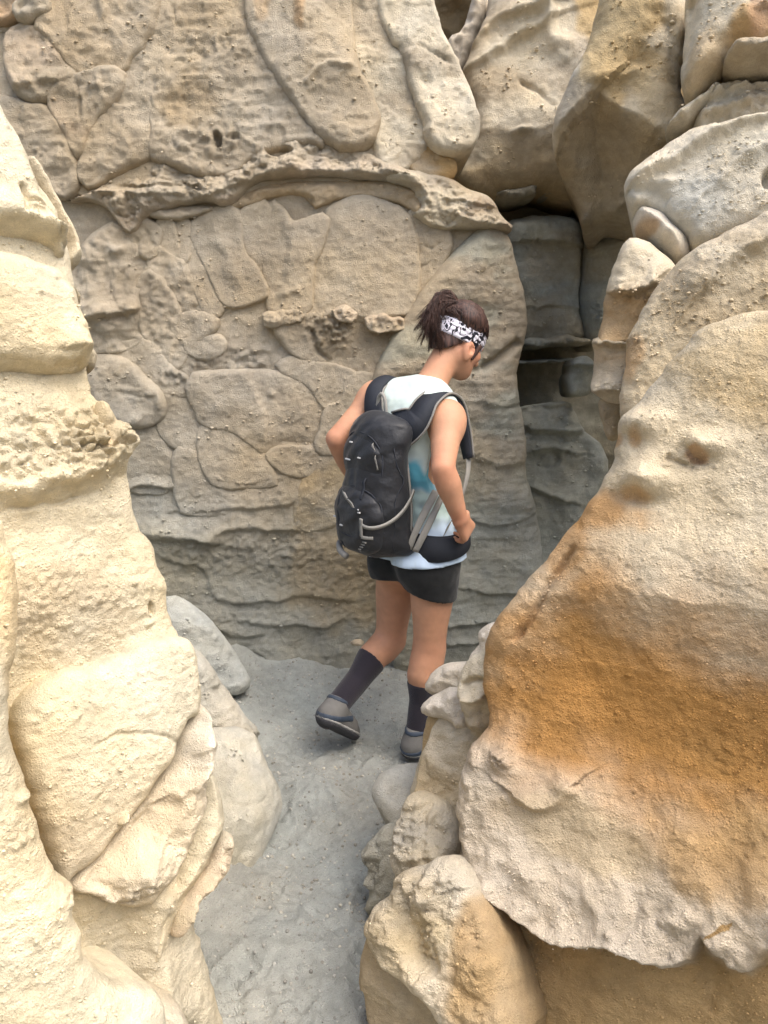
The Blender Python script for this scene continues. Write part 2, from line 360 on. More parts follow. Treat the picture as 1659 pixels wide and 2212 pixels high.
# loose sand grains and chips on the canyon floor
k = (np.abs(gq[:, 0]) < .62) & (gq[:, 1] > 1.35) & (gq[:, 1] < 3.4); gv = gq[k]
num = 10000; i = RNG.integers(0, len(gv), num); r = .0011+.0055*RNG.random(num)**7
V = _ico[None]*(1+.4*(RNG.random((num, 12, 3))-.5))*r[:, None, None] + (gv[i]+np.array([0, 0, .001]))[:, None]
F = (_icf[None]+12*np.arange(num)[:, None, None]).reshape(-1, 3)
o = mesh_obj('gravel', V.reshape(-1, 3), F, ROCK, None, np.repeat(np.array([.43, .42, .375])*(.55+.75*RNG.random((num, 1))), 12, 0), True, np.full(num*12, .5))
o['kind'] = 'stuff'; o['label'] = 'fine grey gravel strewn over the sandy canyon floor'; o['category'] = 'gravel'

# ------------------------------------------------------------------ the canyon beyond the frame; side and rear walls added to darken undersides
def unseen_cliff(name, a, b, z1, lean, col):
    a, b = np.array(a, float), np.array(b, float); L = np.linalg.norm(b-a); u = (b-a)/L; nrm = np.array([u[1], -u[0]])
    nx, nz = int(L/.12)+2, int(z1/.12)+2; s = np.linspace(0, L, nx); z = np.linspace(-.4, z1, nz); S, Z = np.meshgrid(s, z)
    q = np.column_stack([a[0]+u[0]*S.ravel(), a[1]+u[1]*S.ravel(), Z.ravel()]); h = .28*fbm(q*.9, 4)+.08*fbm(q*np.array([1, 1, 5.]), 3)-lean*np.clip(q[:, 2], 0, None)
    v = q + np.column_stack([nrm[0]*h, nrm[1]*h, h*0]); vb = q-np.column_stack([np.full(len(q), nrm[0]*1.6), np.full(len(q), nrm[1]*1.6), np.zeros(len(q))])
    I = np.arange(nx*nz).reshape(nz, nx); f = np.stack([I[:-1, :-1], I[:-1, 1:], I[1:, 1:], I[1:, :-1]], -1).reshape(-1, 4)
    M = nx*nz; top = np.stack([I[-1, :-1], I[-1, 1:], I[-1, 1:]+M, I[-1, :-1]+M], 1); sd1 = np.stack([I[:-1, 0], I[1:, 0], I[1:, 0]+M, I[:-1, 0]+M], 1); sd2 = np.stack([I[:-1, -1], I[1:, -1], I[1:, -1]+M, I[:-1, -1]+M], 1)
    o = mesh_obj(name, np.vstack([v, vb]), np.vstack([f, f+M, top, sd1, sd2]), ROCK, None, np.tile(col, (2*M, 1)), True, np.ones(2*M)); o['kind'] = 'structure'
unseen_cliff('unseen_cliff', (-1.75, -4.5), (-1.75, 1.2), 3.4, .12, CREAM2)
unseen_cliff('unseen_cliff', (1.75, 0.6), (1.75, -4.5), 2.8, .25, PALE)
unseen_cliff('unseen_cliff', (1.9, -4.6), (-1.9, -4.6), 3.4, .1, TAN)
unseen_cliff('unseen_cliff', (-4.2, 4.15), (-.15, 4.15), 3.7, .12, TAN)
unseen_cliff('unseen_cliff', (-.6, 5.9), (4.2, 5.9), 4.2, .05, BROWN)
unseen_cliff('unseen_cliff', (2.9, 6.0), (2.3, 2.2), 4.0, .1, PALE)

# ------------------------------------------------------------------ wall behind the hiker
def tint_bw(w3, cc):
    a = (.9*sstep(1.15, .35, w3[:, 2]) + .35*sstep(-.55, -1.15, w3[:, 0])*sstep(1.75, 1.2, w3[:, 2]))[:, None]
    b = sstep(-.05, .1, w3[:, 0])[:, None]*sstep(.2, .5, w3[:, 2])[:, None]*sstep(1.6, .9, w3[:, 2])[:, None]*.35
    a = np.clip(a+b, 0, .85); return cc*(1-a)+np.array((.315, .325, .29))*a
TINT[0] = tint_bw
BW = root('canyon_wall', 'tan cracked sandstone wall behind the hiker, crossed by a jutting crumbly ledge', 'rock wall', (-.5, 3.5, 0))
pb = (P(560, 1450, 3.40), (.03, -1, .03)); pu = (P(560, 360, 3.46), (.06, -1, .12)); pr = (P(830, 1000, 3.385), (.16, -.985, .03))
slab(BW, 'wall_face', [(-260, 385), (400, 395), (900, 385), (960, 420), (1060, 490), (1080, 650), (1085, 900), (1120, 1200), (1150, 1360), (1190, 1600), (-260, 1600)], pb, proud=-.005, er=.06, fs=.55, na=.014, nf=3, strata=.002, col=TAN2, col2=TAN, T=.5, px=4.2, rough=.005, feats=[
    ('ledge', c8([(270, 1350), (330, 1330), (450, 1345)]), .05, .06, .008), ('ledge', c8([(600, 1290), (680, 1325), (790, 1320)]), .035, .05, .007),
    ('ledge', c8([(480, 1440), (620, 1435), (780, 1422), (950, 1405)]), .03, .08, .01), ('ledge', c8([(350, 1530), (480, 1530), (585, 1560), (640, 1520), (720, 1500), (920, 1520)]), .035, .07, .012),
    ('ledge', cC([(60, 20), (200, 15), (330, 40)]), .05, .06, .012), ('ledge', cC([(150, 120), (300, 150), (330, 280), (400, 320), (560, 300), (740, 270), (900, 300)]), .025, .06, .01),
    ('ledge', cC([(510, 400), (620, 400), (800, 415), (870, 405)]), .03, .05, .009), ('ledge', cC([(350, 425), (440, 465), (510, 455)]), .025, .05, .008),
    ('ledge', cC([(600, 590), (680, 640), (860, 690), (1100, 600), (1202, 600)]), .035, .12, .012),
    ('under', cC([(250, 640), (480, 620), (700, 660), (1202, 620)]), .1, .05),
    ('ledge', c1([(980, 1262), (1040, 1272), (1090, 1270)]), .035, .04, .008), ('ledge', c1([(960, 1345), (1010, 1335), (1070, 1330)]), .06, .04, .01), ('ledge', c1([(965, 1375), (1060, 1362)]), .05, .02, .008),
    ('rough', (560, 1190), 170, 55, .02, 24), ('rough', (760, 1230), 120, 70, .016, 26), ('rough', (1010, 1350), 60, 40, .03, 20), ('rough', (430, 1190), 90, 50, .02, 22), ('rough', c8([(700, 825)])[0], 80, 28, .05, 17), ('rough', c8([(560, 860)])[0], 40, 14, .03, 18)],
    paint=[('spot', (740, 1240), 130, 120, (.43, .34, .21), .5)])
sl = dict(plane=pb, T=.12)
def S8(pts, **k):
    a = dict(plane=pb, proud=.045, er=.03, p=2.6, na=.012, nf=5, T=.1, grow=.024, it=1, tilt=tuple(RNG.normal(size=2)*.035), flake=.002, col=TAN, col2=TAN2, jit=.006); a.update(k); nod = a.get('name') == 'nodule' or a.get('name') == 'ledge'; a['proud'] = a['proud'] if nod else RNG.uniform(.003, .012)+.20*a['proud']; a['er'] = a['er'] if nod else .008+.16*a['er']; return slab(BW, a.pop('name', 'slab'), c8(pts), a.pop('plane'), **a)
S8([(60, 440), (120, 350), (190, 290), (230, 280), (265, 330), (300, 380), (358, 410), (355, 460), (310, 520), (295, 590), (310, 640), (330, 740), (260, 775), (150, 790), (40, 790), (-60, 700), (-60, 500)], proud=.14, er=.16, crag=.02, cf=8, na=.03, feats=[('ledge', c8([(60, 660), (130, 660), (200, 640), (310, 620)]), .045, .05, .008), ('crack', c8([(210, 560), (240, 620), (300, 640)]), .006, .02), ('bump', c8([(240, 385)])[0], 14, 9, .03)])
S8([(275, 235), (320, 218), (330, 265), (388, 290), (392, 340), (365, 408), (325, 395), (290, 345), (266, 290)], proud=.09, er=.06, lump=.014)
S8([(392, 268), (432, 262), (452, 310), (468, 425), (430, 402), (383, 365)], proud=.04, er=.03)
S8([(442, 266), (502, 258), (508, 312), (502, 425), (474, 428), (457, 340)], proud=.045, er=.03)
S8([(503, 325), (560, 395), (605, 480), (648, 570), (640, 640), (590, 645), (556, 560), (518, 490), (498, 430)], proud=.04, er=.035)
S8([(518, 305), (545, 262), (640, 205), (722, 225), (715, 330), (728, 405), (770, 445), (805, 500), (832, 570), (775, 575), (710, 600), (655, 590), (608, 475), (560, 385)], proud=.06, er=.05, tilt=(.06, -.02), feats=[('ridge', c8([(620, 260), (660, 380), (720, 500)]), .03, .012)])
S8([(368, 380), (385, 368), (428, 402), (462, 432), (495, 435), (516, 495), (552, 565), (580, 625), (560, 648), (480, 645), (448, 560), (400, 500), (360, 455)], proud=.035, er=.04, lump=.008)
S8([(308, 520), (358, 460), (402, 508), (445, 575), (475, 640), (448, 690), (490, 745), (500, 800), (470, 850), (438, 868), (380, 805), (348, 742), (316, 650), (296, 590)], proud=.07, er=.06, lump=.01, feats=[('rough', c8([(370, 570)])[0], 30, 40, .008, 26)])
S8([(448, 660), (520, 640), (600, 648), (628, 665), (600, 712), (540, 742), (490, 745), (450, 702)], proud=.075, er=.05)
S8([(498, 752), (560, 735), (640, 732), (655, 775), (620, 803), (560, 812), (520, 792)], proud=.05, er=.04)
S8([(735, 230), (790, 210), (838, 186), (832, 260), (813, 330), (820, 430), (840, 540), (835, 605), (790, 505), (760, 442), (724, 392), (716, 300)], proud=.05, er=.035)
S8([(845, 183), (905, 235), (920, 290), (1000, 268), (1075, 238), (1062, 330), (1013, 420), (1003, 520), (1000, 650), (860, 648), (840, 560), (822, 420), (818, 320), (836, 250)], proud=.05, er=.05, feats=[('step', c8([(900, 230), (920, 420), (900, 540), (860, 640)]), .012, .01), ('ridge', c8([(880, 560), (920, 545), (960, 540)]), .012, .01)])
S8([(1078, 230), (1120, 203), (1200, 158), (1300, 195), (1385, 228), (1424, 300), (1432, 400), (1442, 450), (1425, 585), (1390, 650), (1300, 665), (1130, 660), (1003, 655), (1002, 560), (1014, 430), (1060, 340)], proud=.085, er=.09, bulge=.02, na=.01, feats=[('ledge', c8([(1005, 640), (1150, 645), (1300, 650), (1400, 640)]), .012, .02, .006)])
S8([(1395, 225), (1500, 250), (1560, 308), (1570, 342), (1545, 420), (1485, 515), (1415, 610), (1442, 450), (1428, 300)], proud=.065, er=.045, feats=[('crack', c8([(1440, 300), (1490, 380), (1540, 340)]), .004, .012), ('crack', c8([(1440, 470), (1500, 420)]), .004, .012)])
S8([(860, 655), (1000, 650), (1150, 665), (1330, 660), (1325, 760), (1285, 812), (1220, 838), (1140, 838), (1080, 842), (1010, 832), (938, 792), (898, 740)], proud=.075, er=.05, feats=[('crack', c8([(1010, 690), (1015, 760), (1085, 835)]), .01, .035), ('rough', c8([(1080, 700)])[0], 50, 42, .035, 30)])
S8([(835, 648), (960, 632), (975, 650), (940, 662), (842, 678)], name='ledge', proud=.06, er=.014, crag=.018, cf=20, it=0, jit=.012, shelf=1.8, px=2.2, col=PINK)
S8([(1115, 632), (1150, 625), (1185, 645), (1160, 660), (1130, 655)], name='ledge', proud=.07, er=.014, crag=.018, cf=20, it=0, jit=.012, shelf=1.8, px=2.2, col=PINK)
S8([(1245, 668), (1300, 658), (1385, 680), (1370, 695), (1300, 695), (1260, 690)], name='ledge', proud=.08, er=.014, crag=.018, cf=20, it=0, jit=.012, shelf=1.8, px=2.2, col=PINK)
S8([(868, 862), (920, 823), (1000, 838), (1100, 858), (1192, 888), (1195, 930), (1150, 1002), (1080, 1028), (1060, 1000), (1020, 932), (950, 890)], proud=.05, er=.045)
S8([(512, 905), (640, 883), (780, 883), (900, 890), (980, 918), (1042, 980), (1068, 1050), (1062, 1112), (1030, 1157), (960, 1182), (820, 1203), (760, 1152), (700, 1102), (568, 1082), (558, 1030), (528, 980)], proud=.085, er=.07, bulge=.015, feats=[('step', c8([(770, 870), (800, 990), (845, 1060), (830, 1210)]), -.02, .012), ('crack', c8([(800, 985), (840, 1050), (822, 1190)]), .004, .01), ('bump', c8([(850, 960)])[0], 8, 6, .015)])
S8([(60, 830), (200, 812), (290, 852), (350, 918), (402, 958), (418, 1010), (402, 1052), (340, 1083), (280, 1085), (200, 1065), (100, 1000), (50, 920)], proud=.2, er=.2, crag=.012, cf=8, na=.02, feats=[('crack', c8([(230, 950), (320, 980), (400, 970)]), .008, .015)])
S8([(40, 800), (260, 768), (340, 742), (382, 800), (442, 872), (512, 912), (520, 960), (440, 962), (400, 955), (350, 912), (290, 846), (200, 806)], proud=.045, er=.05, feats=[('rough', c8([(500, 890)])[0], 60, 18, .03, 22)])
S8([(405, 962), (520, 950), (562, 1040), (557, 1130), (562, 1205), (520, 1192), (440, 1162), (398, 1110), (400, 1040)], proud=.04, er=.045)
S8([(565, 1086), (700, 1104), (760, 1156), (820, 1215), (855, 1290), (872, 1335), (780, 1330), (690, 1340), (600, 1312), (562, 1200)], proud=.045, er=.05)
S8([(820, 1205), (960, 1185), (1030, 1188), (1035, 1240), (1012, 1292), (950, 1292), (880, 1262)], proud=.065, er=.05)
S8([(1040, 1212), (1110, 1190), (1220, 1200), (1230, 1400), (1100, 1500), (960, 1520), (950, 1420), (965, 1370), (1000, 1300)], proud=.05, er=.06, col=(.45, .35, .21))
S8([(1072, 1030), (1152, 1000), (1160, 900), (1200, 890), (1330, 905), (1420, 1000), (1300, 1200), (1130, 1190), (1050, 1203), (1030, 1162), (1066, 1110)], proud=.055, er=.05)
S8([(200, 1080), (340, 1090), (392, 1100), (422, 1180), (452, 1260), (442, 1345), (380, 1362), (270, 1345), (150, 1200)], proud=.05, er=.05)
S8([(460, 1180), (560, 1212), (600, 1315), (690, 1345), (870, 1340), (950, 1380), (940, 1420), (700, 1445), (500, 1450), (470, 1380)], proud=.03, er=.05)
# rounded right end of the wall, behind the hiker
slab(BW, 'slab', [(1000, 520), (1062, 478), (1100, 500), (1118, 580), (1140, 660), (1137, 730), (1120, 775), (1116, 850), (1130, 900), (1138, 965), (1132, 1010), (1150, 1070), (1165, 1130), (1172, 1210), (1190, 1330), (1190, 1560), (860, 1560), (840, 1300), (820, 1000), (800, 830), (828, 770), (870, 690), (930, 600)], pr, fs=.6, proud=.05, er=.12, na=.02, nf=4, T=.45, strata=.004, col=TAN2, col2=GREY, px=3.3, feats=[
    ('crack', c1([(1030, 800), (1070, 775), (1125, 735)]), .02, .05), ('crack', c1([(800, 828), (900, 812), (1000, 800), (1040, 795)]), .01, .03), ('ledge', c1([(1040, 870), (1080, 878), (1120, 868)]), .02, .06, .008), ('ledge', c1([(1030, 985), (1080, 1000), (1135, 980)]), .03, .08, .02), ('ledge', c1([(1020, 1120), (1080, 1130), (1150, 1100)]), .02, .05, .008),
    ('ledge', c1([(1010, 1265), (1060, 1272), (1150, 1262)]), .04, .06, .01), ('ledge', c1([(960, 1345), (1010, 1335), (1150, 1330)]), .06, .04, .01), ('ledge', c1([(965, 1378), (1150, 1362)]), .05, .02, .008), ('rough', (1060, 600), 60, 90, .01, 30), ('crack', c1([(905, 1500), (1000, 1440), (1100, 1420)]), .01, .03)])
# the crumbly ledge
slab(BW, 'ledge', c3([(240, 835), (330, 790), (430, 720), (560, 680), (640, 620), (680, 615), (760, 675), (870, 690), (960, 685), (1000, 600), (1060, 552), (1200, 530), (1290, 560), (1390, 600), (1480, 612), (1560, 650), (1700, 705), (1700, 765), (1500, 735), (1300, 722), (1200, 725), (1130, 735), (1040, 745), (960, 835), (900, 855), (860, 825), (800, 835), (700, 855), (640, 880), (600, 890), (570, 960), (520, 965), (470, 890), (430, 840), (360, 822)]), pb, proud=.06, er=.05, p=1.5, shelf=3, crag=.026, cf=11, na=.025, nf=5, strata=.006, rough=.006, flake=.008, px=2.4, col=PINK, col2=TAN, T=.2, grit=2, feats=[('crack', c3([(470, 760), (600, 770), (740, 765), (850, 790)]), .006, .03), ('crack', c3([(430, 730), (560, 710), (620, 690)]), .005, .02), ('hole', c3([(1140, 625)])[0], 24, 12, .06), ('ledge', c3([(420, 790), (640, 800), (900, 800), (1040, 735), (1300, 715), (1659, 725)]), .03, .06, .01)])
slab(BW, 'ledge', c1([(800, 372), (815, 352), (900, 368), (965, 380), (1010, 408), (1065, 424), (1078, 460), (1112, 492), (1100, 508), (1040, 496), (990, 500), (930, 500), (905, 475), (880, 468), (900, 410), (840, 400)]), pb, proud=.055, er=.045, p=1.6, shelf=2.6, crag=.02, cf=14, na=.02, strata=.006, rough=.006, flake=.008, px=2.4, col=PINK, col2=PALE, T=.25, grit=2, feats=[('ledge', c1([(830, 395), (900, 400), (918, 415), (912, 465)]), .03, .04, .01), ('ledge', c1([(985, 470), (1040, 488), (1105, 492)]), .035, .04, .008), ('ledge', c1([(960, 430), (1020, 445), (1075, 450)]), .02, .03, .008)])
slab(BW, 'ledge', c8([(190, 215), (300, 195), (420, 205), (600, 190), (640, 215), (560, 245), (500, 258), (420, 268), (340, 245), (320, 215), (260, 280), (230, 270)]), pb, proud=.04, er=.03, shelf=2, crag=.014, col=TAN2, feats=[])
slab(BW, 'ledge', c8([(640, 190), (720, 150), (800, 110), (960, 95), (1200, 90), (1420, 110), (1470, 150), (1475, 235), (1440, 250), (1400, 200), (1300, 180), (1200, 150), (1060, 200), (1020, 215), (1000, 170), (920, 150), (830, 180), (700, 225)]), pb, proud=.018, er=.03, shelf=2, crag=.012, cf=14, strata=.004, flake=.007, col=(.46, .36, .235), feats=[('crack', c8([(930, 140), (1020, 180), (1020, 210)]), .006, .03), ('bump', c8([(1440, 215)])[0], 10, 12, .04)])
# upper face of the wall
TINT[0] = None
slab(BW, 'wall_face', [(-300, -400), (860, -400), (880, -60), (930, 180), (980, 360), (930, 420), (-300, 420)], pu, proud=-.01, er=.06, na=.015, nf=3, col=TAN2, col2=TAN, T=.6, px=4.2)
def S3(pts, **k):
    a = dict(proud=.05, er=.03, p=2.4, flake=.006, na=.018, nf=4, T=.15, grow=.024, tilt=tuple(RNG.normal(size=2)*.025), col=TAN, col2=TAN2, jit=.007, grit=1.5, it=1); a.update(k); return slab(BW, a.pop('name', 'slab'), k.get('conv', c3)(pts), pu, **{x: (.008+y*.33 if x == 'proud' else .009+.25*y if x == 'er' else y) for x, y in a.items() if x != 'conv'})
S3([(150, 120), (230, 40), (300, -160), (660, -160), (632, 80), (604, 165), (545, 230), (503, 293), (420, 292), (340, 320), (290, 300), (250, 240), (200, 180)], proud=.12, er=.06, lump=.008, lf=14, feats=[('crack', c3([(160, 130), (250, 240), (300, 310)]), .006, .02), ('ridge', c3([(420, 20), (440, 90)]), .02, .02)], paint=[('spot', c3([(300, 200)])[0], 120, 90, (.50, .39, .25), .5)])
S3([(-80, 60), (60, 90), (160, -40), (300, -160), (-80, -160)], proud=.15, er=.08, crag=.03, cf=9, col=(.5, .36, .23))
S3([(80, 60), (140, 20), (210, 30), (215, 60), (150, 85), (100, 90)], proud=.19, er=.05, lump=.02)
S3([(45, 140), (130, 108), (205, 180), (252, 250), (302, 318), (342, 328), (270, 350), (240, 402), (170, 418), (110, 408), (68, 350), (40, 250)], proud=.09, er=.05, crag=.014, cf=9, col=PINK, feats=[('ledge', c3([(90, 380), (170, 370), (230, 350), (270, 345)]), .02, .04, .008)])
S3([(248, 352), (340, 330), (430, 304), (500, 299), (503, 370), (470, 412), (402, 470), (362, 550), (352, 600), (320, 655), (298, 600), (278, 540), (228, 470), (213, 420)], proud=.12, er=.05, crag=.014, cf=9, col=PINK, feats=[('crack', c3([(330, 340), (335, 430), (345, 520)]), .006, .02), ('ridge', c3([(340, 400), (380, 370), (470, 375)]), .012, .012)])
S3([(-120, 380), (60, 420), (110, 440), (205, 450), (245, 520), (272, 570), (302, 660), (312, 730), (285, 785), (240, 795), (180, 700), (90, 640), (0, 620), (-120, 600)], proud=.07, er=.06, crag=.018, cf=8, strata=.004, col=TAN2)
S3([(640, -160), (725, -160), (728, 60), (702, 170), (652, 270), (640, 330), (620, 420), (608, 520), (622, 575), (600, 640), (540, 652), (450, 702), (360, 760), (330, 720), (340, 680), (362, 600), (384, 512), (424, 470), (503, 400), (512, 300), (562, 222), (612, 150)], proud=.05, er=.05, lump=.006)
S3([(728, -160), (1000, -160), (1012, 130), (1052, 200), (1112, 320), (1202, 440), (1282, 540), (1345, 595), (1250, 575), (1100, 600), (1000, 640), (960, 700), (870, 710), (770, 700), (690, 650), (610, 640), (634, 540), (624, 430), (644, 330), (664, 250), (712, 170)], proud=.08, er=.07, lump=.005, lf=30, strata=.006, feats=[('step', c3([(650, 240), (760, 240), (800, 255), (860, 260), (930, 235), (1010, 150)]), -.012, .006), ('hole', c3([(885, 575)])[0], 8, 15, .05), ('hole', c3([(960, 560)])[0], 10, 6, .03), ('crack', c3([(900, 150), (1020, 150)]), .005, .015), ('rough', c3([(860, 590)])[0], 100, 25, .025, 18), ('rough', c3([(860, 200)])[0], 70, 30, .012, 22)], paint=[('spot', c3([(760, 420)])[0], 60, 50, (.43, .33, .2), .6)])
S3([(1005, -160), (1410, -160), (1420, 150), (1445, 280), (1492, 380), (1514, 440), (1534, 500), (1505, 575), (1440, 615), (1350, 590), (1290, 540), (1204, 430), (1114, 310), (1062, 200), (1022, 130)], proud=.11, er=.07, bulge=.02, feats=[('ridge', c3([(1250, 360), (1300, 300), (1360, 280), (1430, 290)]), .012, .02), ('crack', c3([(1240, 350), (1270, 320), (1330, 275)]), .008, .012), ('ridge', c3([(1220, -20), (1235, 120)]), .02, .02)], paint=[('spot', c3([(1225, 60)])[0], 14, 40, (.48, .31, .16), .7), ('spot', c3([(1070, 40)])[0], 16, 30, (.48, .33, .18), .5)])
S3([(750, -90), (818, -90), (848, 60), (882, 130), (892, 210), (922, 270), (928, 310), (898, 338), (850, 372), (822, 355), (812, 300), (802, 230), (782, 180), (762, 100)], conv=c1, proud=.03, er=.07, lump=.004, col=TAN, col2=PALE)
S3([(820, -90), (905, -90), (941, 60), (961, 102), (982, 148), (1007, 209), (1022, 255), (1025, 291), (1007, 321), (966, 332), (930, 318), (925, 290), (916, 245), (890, 178), (876, 122), (845, 75), (822, 26)], conv=c1, proud=.12, er=.10, T=.4, col=PALE, col2=TAN, feats=[('crack', c1([(870, 120), (900, 105), (940, 130), (975, 150)]), .006, .02), ('hole', (918, 188), 12, 12, .008)])
S3([(880, 330), (925, 312), (960, 330), (985, 370), (950, 385), (900, 370)], conv=c1, proud=.0, er=.03, col=BROWN, T=.2)
grit_on(BW, 3000, .0022, .006)
# stone resting on the wall's foot, behind the hiker's calf
def stone(name, label, c, r, col, sq=(1.3, 1, .7), seed=0, group=None, nsub=3):
    import bmesh
    bm = bmesh.new(); bmesh.ops.create_icosphere(bm, subdivisions=nsub, radius=1); v = np.array([x.co[:] for x in bm.verts]); f = np.array([[x.index for x in y.verts] for y in bm.faces]); bm.free()
    v = v*(1+.28*fbm(v*1.3+seed, 3)[:, None]); v[:, 2] = np.maximum(v[:, 2], -.6); v = v*np.array(sq)*r + np.array(c)
    o = mesh_obj(name, v-np.array(c), f, ROCK, None, np.tile(col, (len(v), 1)), True, np.ones(len(v))); o.location = c
    o['label'] = label; o['category'] = 'stone'
    if group: o['group'] = group
stone('stone', 'small pale stone stuck in the wall left of the bent knee', P(772, 1388, 3.33), .022, (.5, .43, .33), seed=3)

# ------------------------------------------------------------------ slot behind the hiker's head, on the right
RC = root('slot_wall', 'shadowed grey-green rock of the slot to the right of the hiker', 'rock wall', (.7, 4.2, 0))
pg = (P(1200, 700, 4.15), (.1, -1, .05)); pg2 = (P(1200, 1100, 3.8), (-.2, -.95, .25))
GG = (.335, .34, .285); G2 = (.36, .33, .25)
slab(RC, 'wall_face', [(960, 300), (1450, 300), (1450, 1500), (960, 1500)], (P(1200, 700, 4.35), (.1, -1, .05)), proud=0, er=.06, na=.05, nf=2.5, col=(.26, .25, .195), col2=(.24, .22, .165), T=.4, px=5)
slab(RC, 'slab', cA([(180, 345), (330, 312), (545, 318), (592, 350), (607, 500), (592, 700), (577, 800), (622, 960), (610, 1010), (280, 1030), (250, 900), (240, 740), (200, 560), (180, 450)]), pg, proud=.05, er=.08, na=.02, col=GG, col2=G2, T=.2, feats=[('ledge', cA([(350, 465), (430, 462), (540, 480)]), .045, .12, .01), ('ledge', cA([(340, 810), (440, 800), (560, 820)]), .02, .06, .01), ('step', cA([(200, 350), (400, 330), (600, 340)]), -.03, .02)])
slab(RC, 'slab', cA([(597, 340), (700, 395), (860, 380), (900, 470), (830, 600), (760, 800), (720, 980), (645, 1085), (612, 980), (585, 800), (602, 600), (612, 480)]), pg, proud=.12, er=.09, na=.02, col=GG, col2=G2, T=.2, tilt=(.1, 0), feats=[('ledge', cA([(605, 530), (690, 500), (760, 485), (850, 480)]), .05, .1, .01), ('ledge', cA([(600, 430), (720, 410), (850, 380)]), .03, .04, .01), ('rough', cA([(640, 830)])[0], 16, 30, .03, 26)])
slab(RC, 'ledge', cA([(250, 1010), (320, 965), (400, 990), (470, 950), (560, 980), (640, 985), (640, 1020), (520, 1035), (400, 1030), (330, 1050), (260, 1040)]), pg, proud=.14, er=.03, lump=.02, na=.02, col=GG, col2=G2)
slab(RC, 'ledge', cA([(90, 205), (210, 180), (330, 155), (355, 165), (330, 205), (330, 250), (200, 270), (120, 250)]), pg, proud=.16, er=.03, p=1.8, lump=.02, na=.02, col=G2, T=.2)
slab(RC, 'ledge', cA([(345, 140), (400, 130), (440, 145), (380, 165), (355, 200), (420, 190), (560, 150), (560, 200), (450, 240), (360, 235), (335, 190)]), pg, proud=.13, er=.025, p=1.8, lump=.02, na=.02, col=G2, T=.2)
slab(RC, 'ledge', cA([(230, 1108), (370, 1100), (480, 1095), (560, 1085), (560, 1110), (470, 1118), (370, 1122), (240, 1125)]), pg, proud=.12, er=.02, lump=.01, col=GG, T=.2)
slab(RC, 'slab', cA([(548, 1112), (580, 1080), (652, 1080), (668, 1130), (662, 1282), (600, 1310), (535, 1310), (525, 1225), (548, 1155)]), (P(1240, 830, 3.7), (-.1, -1, .1)), proud=.04, er=.05, lump=.014, na=.02, col=GG, T=.35, feats=[('ledge', cA([(550, 1130), (600, 1125), (665, 1120)]), .04, .03, .01)])
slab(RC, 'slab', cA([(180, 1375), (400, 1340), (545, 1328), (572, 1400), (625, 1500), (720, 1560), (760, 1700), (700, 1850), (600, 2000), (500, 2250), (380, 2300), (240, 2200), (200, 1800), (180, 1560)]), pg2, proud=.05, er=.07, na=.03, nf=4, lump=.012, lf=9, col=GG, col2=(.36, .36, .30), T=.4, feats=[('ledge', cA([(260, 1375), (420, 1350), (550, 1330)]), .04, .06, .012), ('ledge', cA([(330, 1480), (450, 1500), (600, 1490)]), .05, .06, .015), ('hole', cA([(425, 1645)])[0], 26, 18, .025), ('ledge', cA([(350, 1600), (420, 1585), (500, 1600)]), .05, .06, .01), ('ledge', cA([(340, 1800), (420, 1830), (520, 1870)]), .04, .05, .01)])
grit_on(RC, 350, .003, .007)
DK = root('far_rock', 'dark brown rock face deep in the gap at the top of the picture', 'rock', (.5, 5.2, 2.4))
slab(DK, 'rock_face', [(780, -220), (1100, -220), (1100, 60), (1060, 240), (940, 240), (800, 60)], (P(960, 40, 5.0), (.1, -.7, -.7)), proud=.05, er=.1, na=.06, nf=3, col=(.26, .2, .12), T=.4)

# ------------------------------------------------------------------ tall wall on the upper right
RU = root('overhang_wall', 'upper right sandstone wall with a big smooth brown overhanging underside', 'rock wall', (1.2, 3.9, 0))
p1 = (P(1100, 250, 4.05), (-.05, -1, .12)); p2 = (P(1300, 300, 3.35), (-.3, -.94, .1)); p3 = (P(1600, 150, 3.0), (-.4, -.9, .1))
slab(RU, 'slab', c4([(345, 340), (400, 230), (440, 130), (470, 60), (500, -160), (930, -160), (960, 150), (960, 290), (900, 400), (860, 500), (850, 700), (900, 850), (820, 830), (680, 790), (500, 830), (400, 840), (290, 760), (380, 640), (405, 590), (400, 500), (375, 400)]), p1, proud=.12, er=.14, na=.03, nf=3, T=.5, col=PALE, col2=TAN, feats=[('ledge', c4([(345, 330), (390, 310), (470, 290), (560, 210), (690, 150)]), .05, .12, .02), ('ledge', c4([(400, 215), (500, 130), (570, 115), (690, 85)]), .05, .1, .02), ('crack', c4([(580, 370), (650, 430), (745, 500)]), .01, .03), ('ridge', c4([(690, 60), (700, 200), (790, 260)]), .05, .05), ('under', c4([(380, 620), (480, 570), (620, 590), (760, 560)]), .45, .25), ('bump', c4([(600, 590)])[0], 20, 6, .03)], paint=[('line', c4([(380, 660), (500, 620), (640, 640), (780, 640)]), .12, -1, .8, (.44, .33, .18)), ('spot', c4([(880, 80)])[0], 30, 60, (.46, .32, .14), .7)])
slab(RU, 'slab', c4([(285, 200), (320, 150), (360, 145), (375, 100), (420, -60), (480, -60), (440, 120), (400, 220), (355, 330), (335, 300)]), (P(1000, 120, 4.3), (-.2, -1, .2)), proud=.06, er=.06, lump=.02, na=.02, T=.4, col=WHITE, col2=PALE)
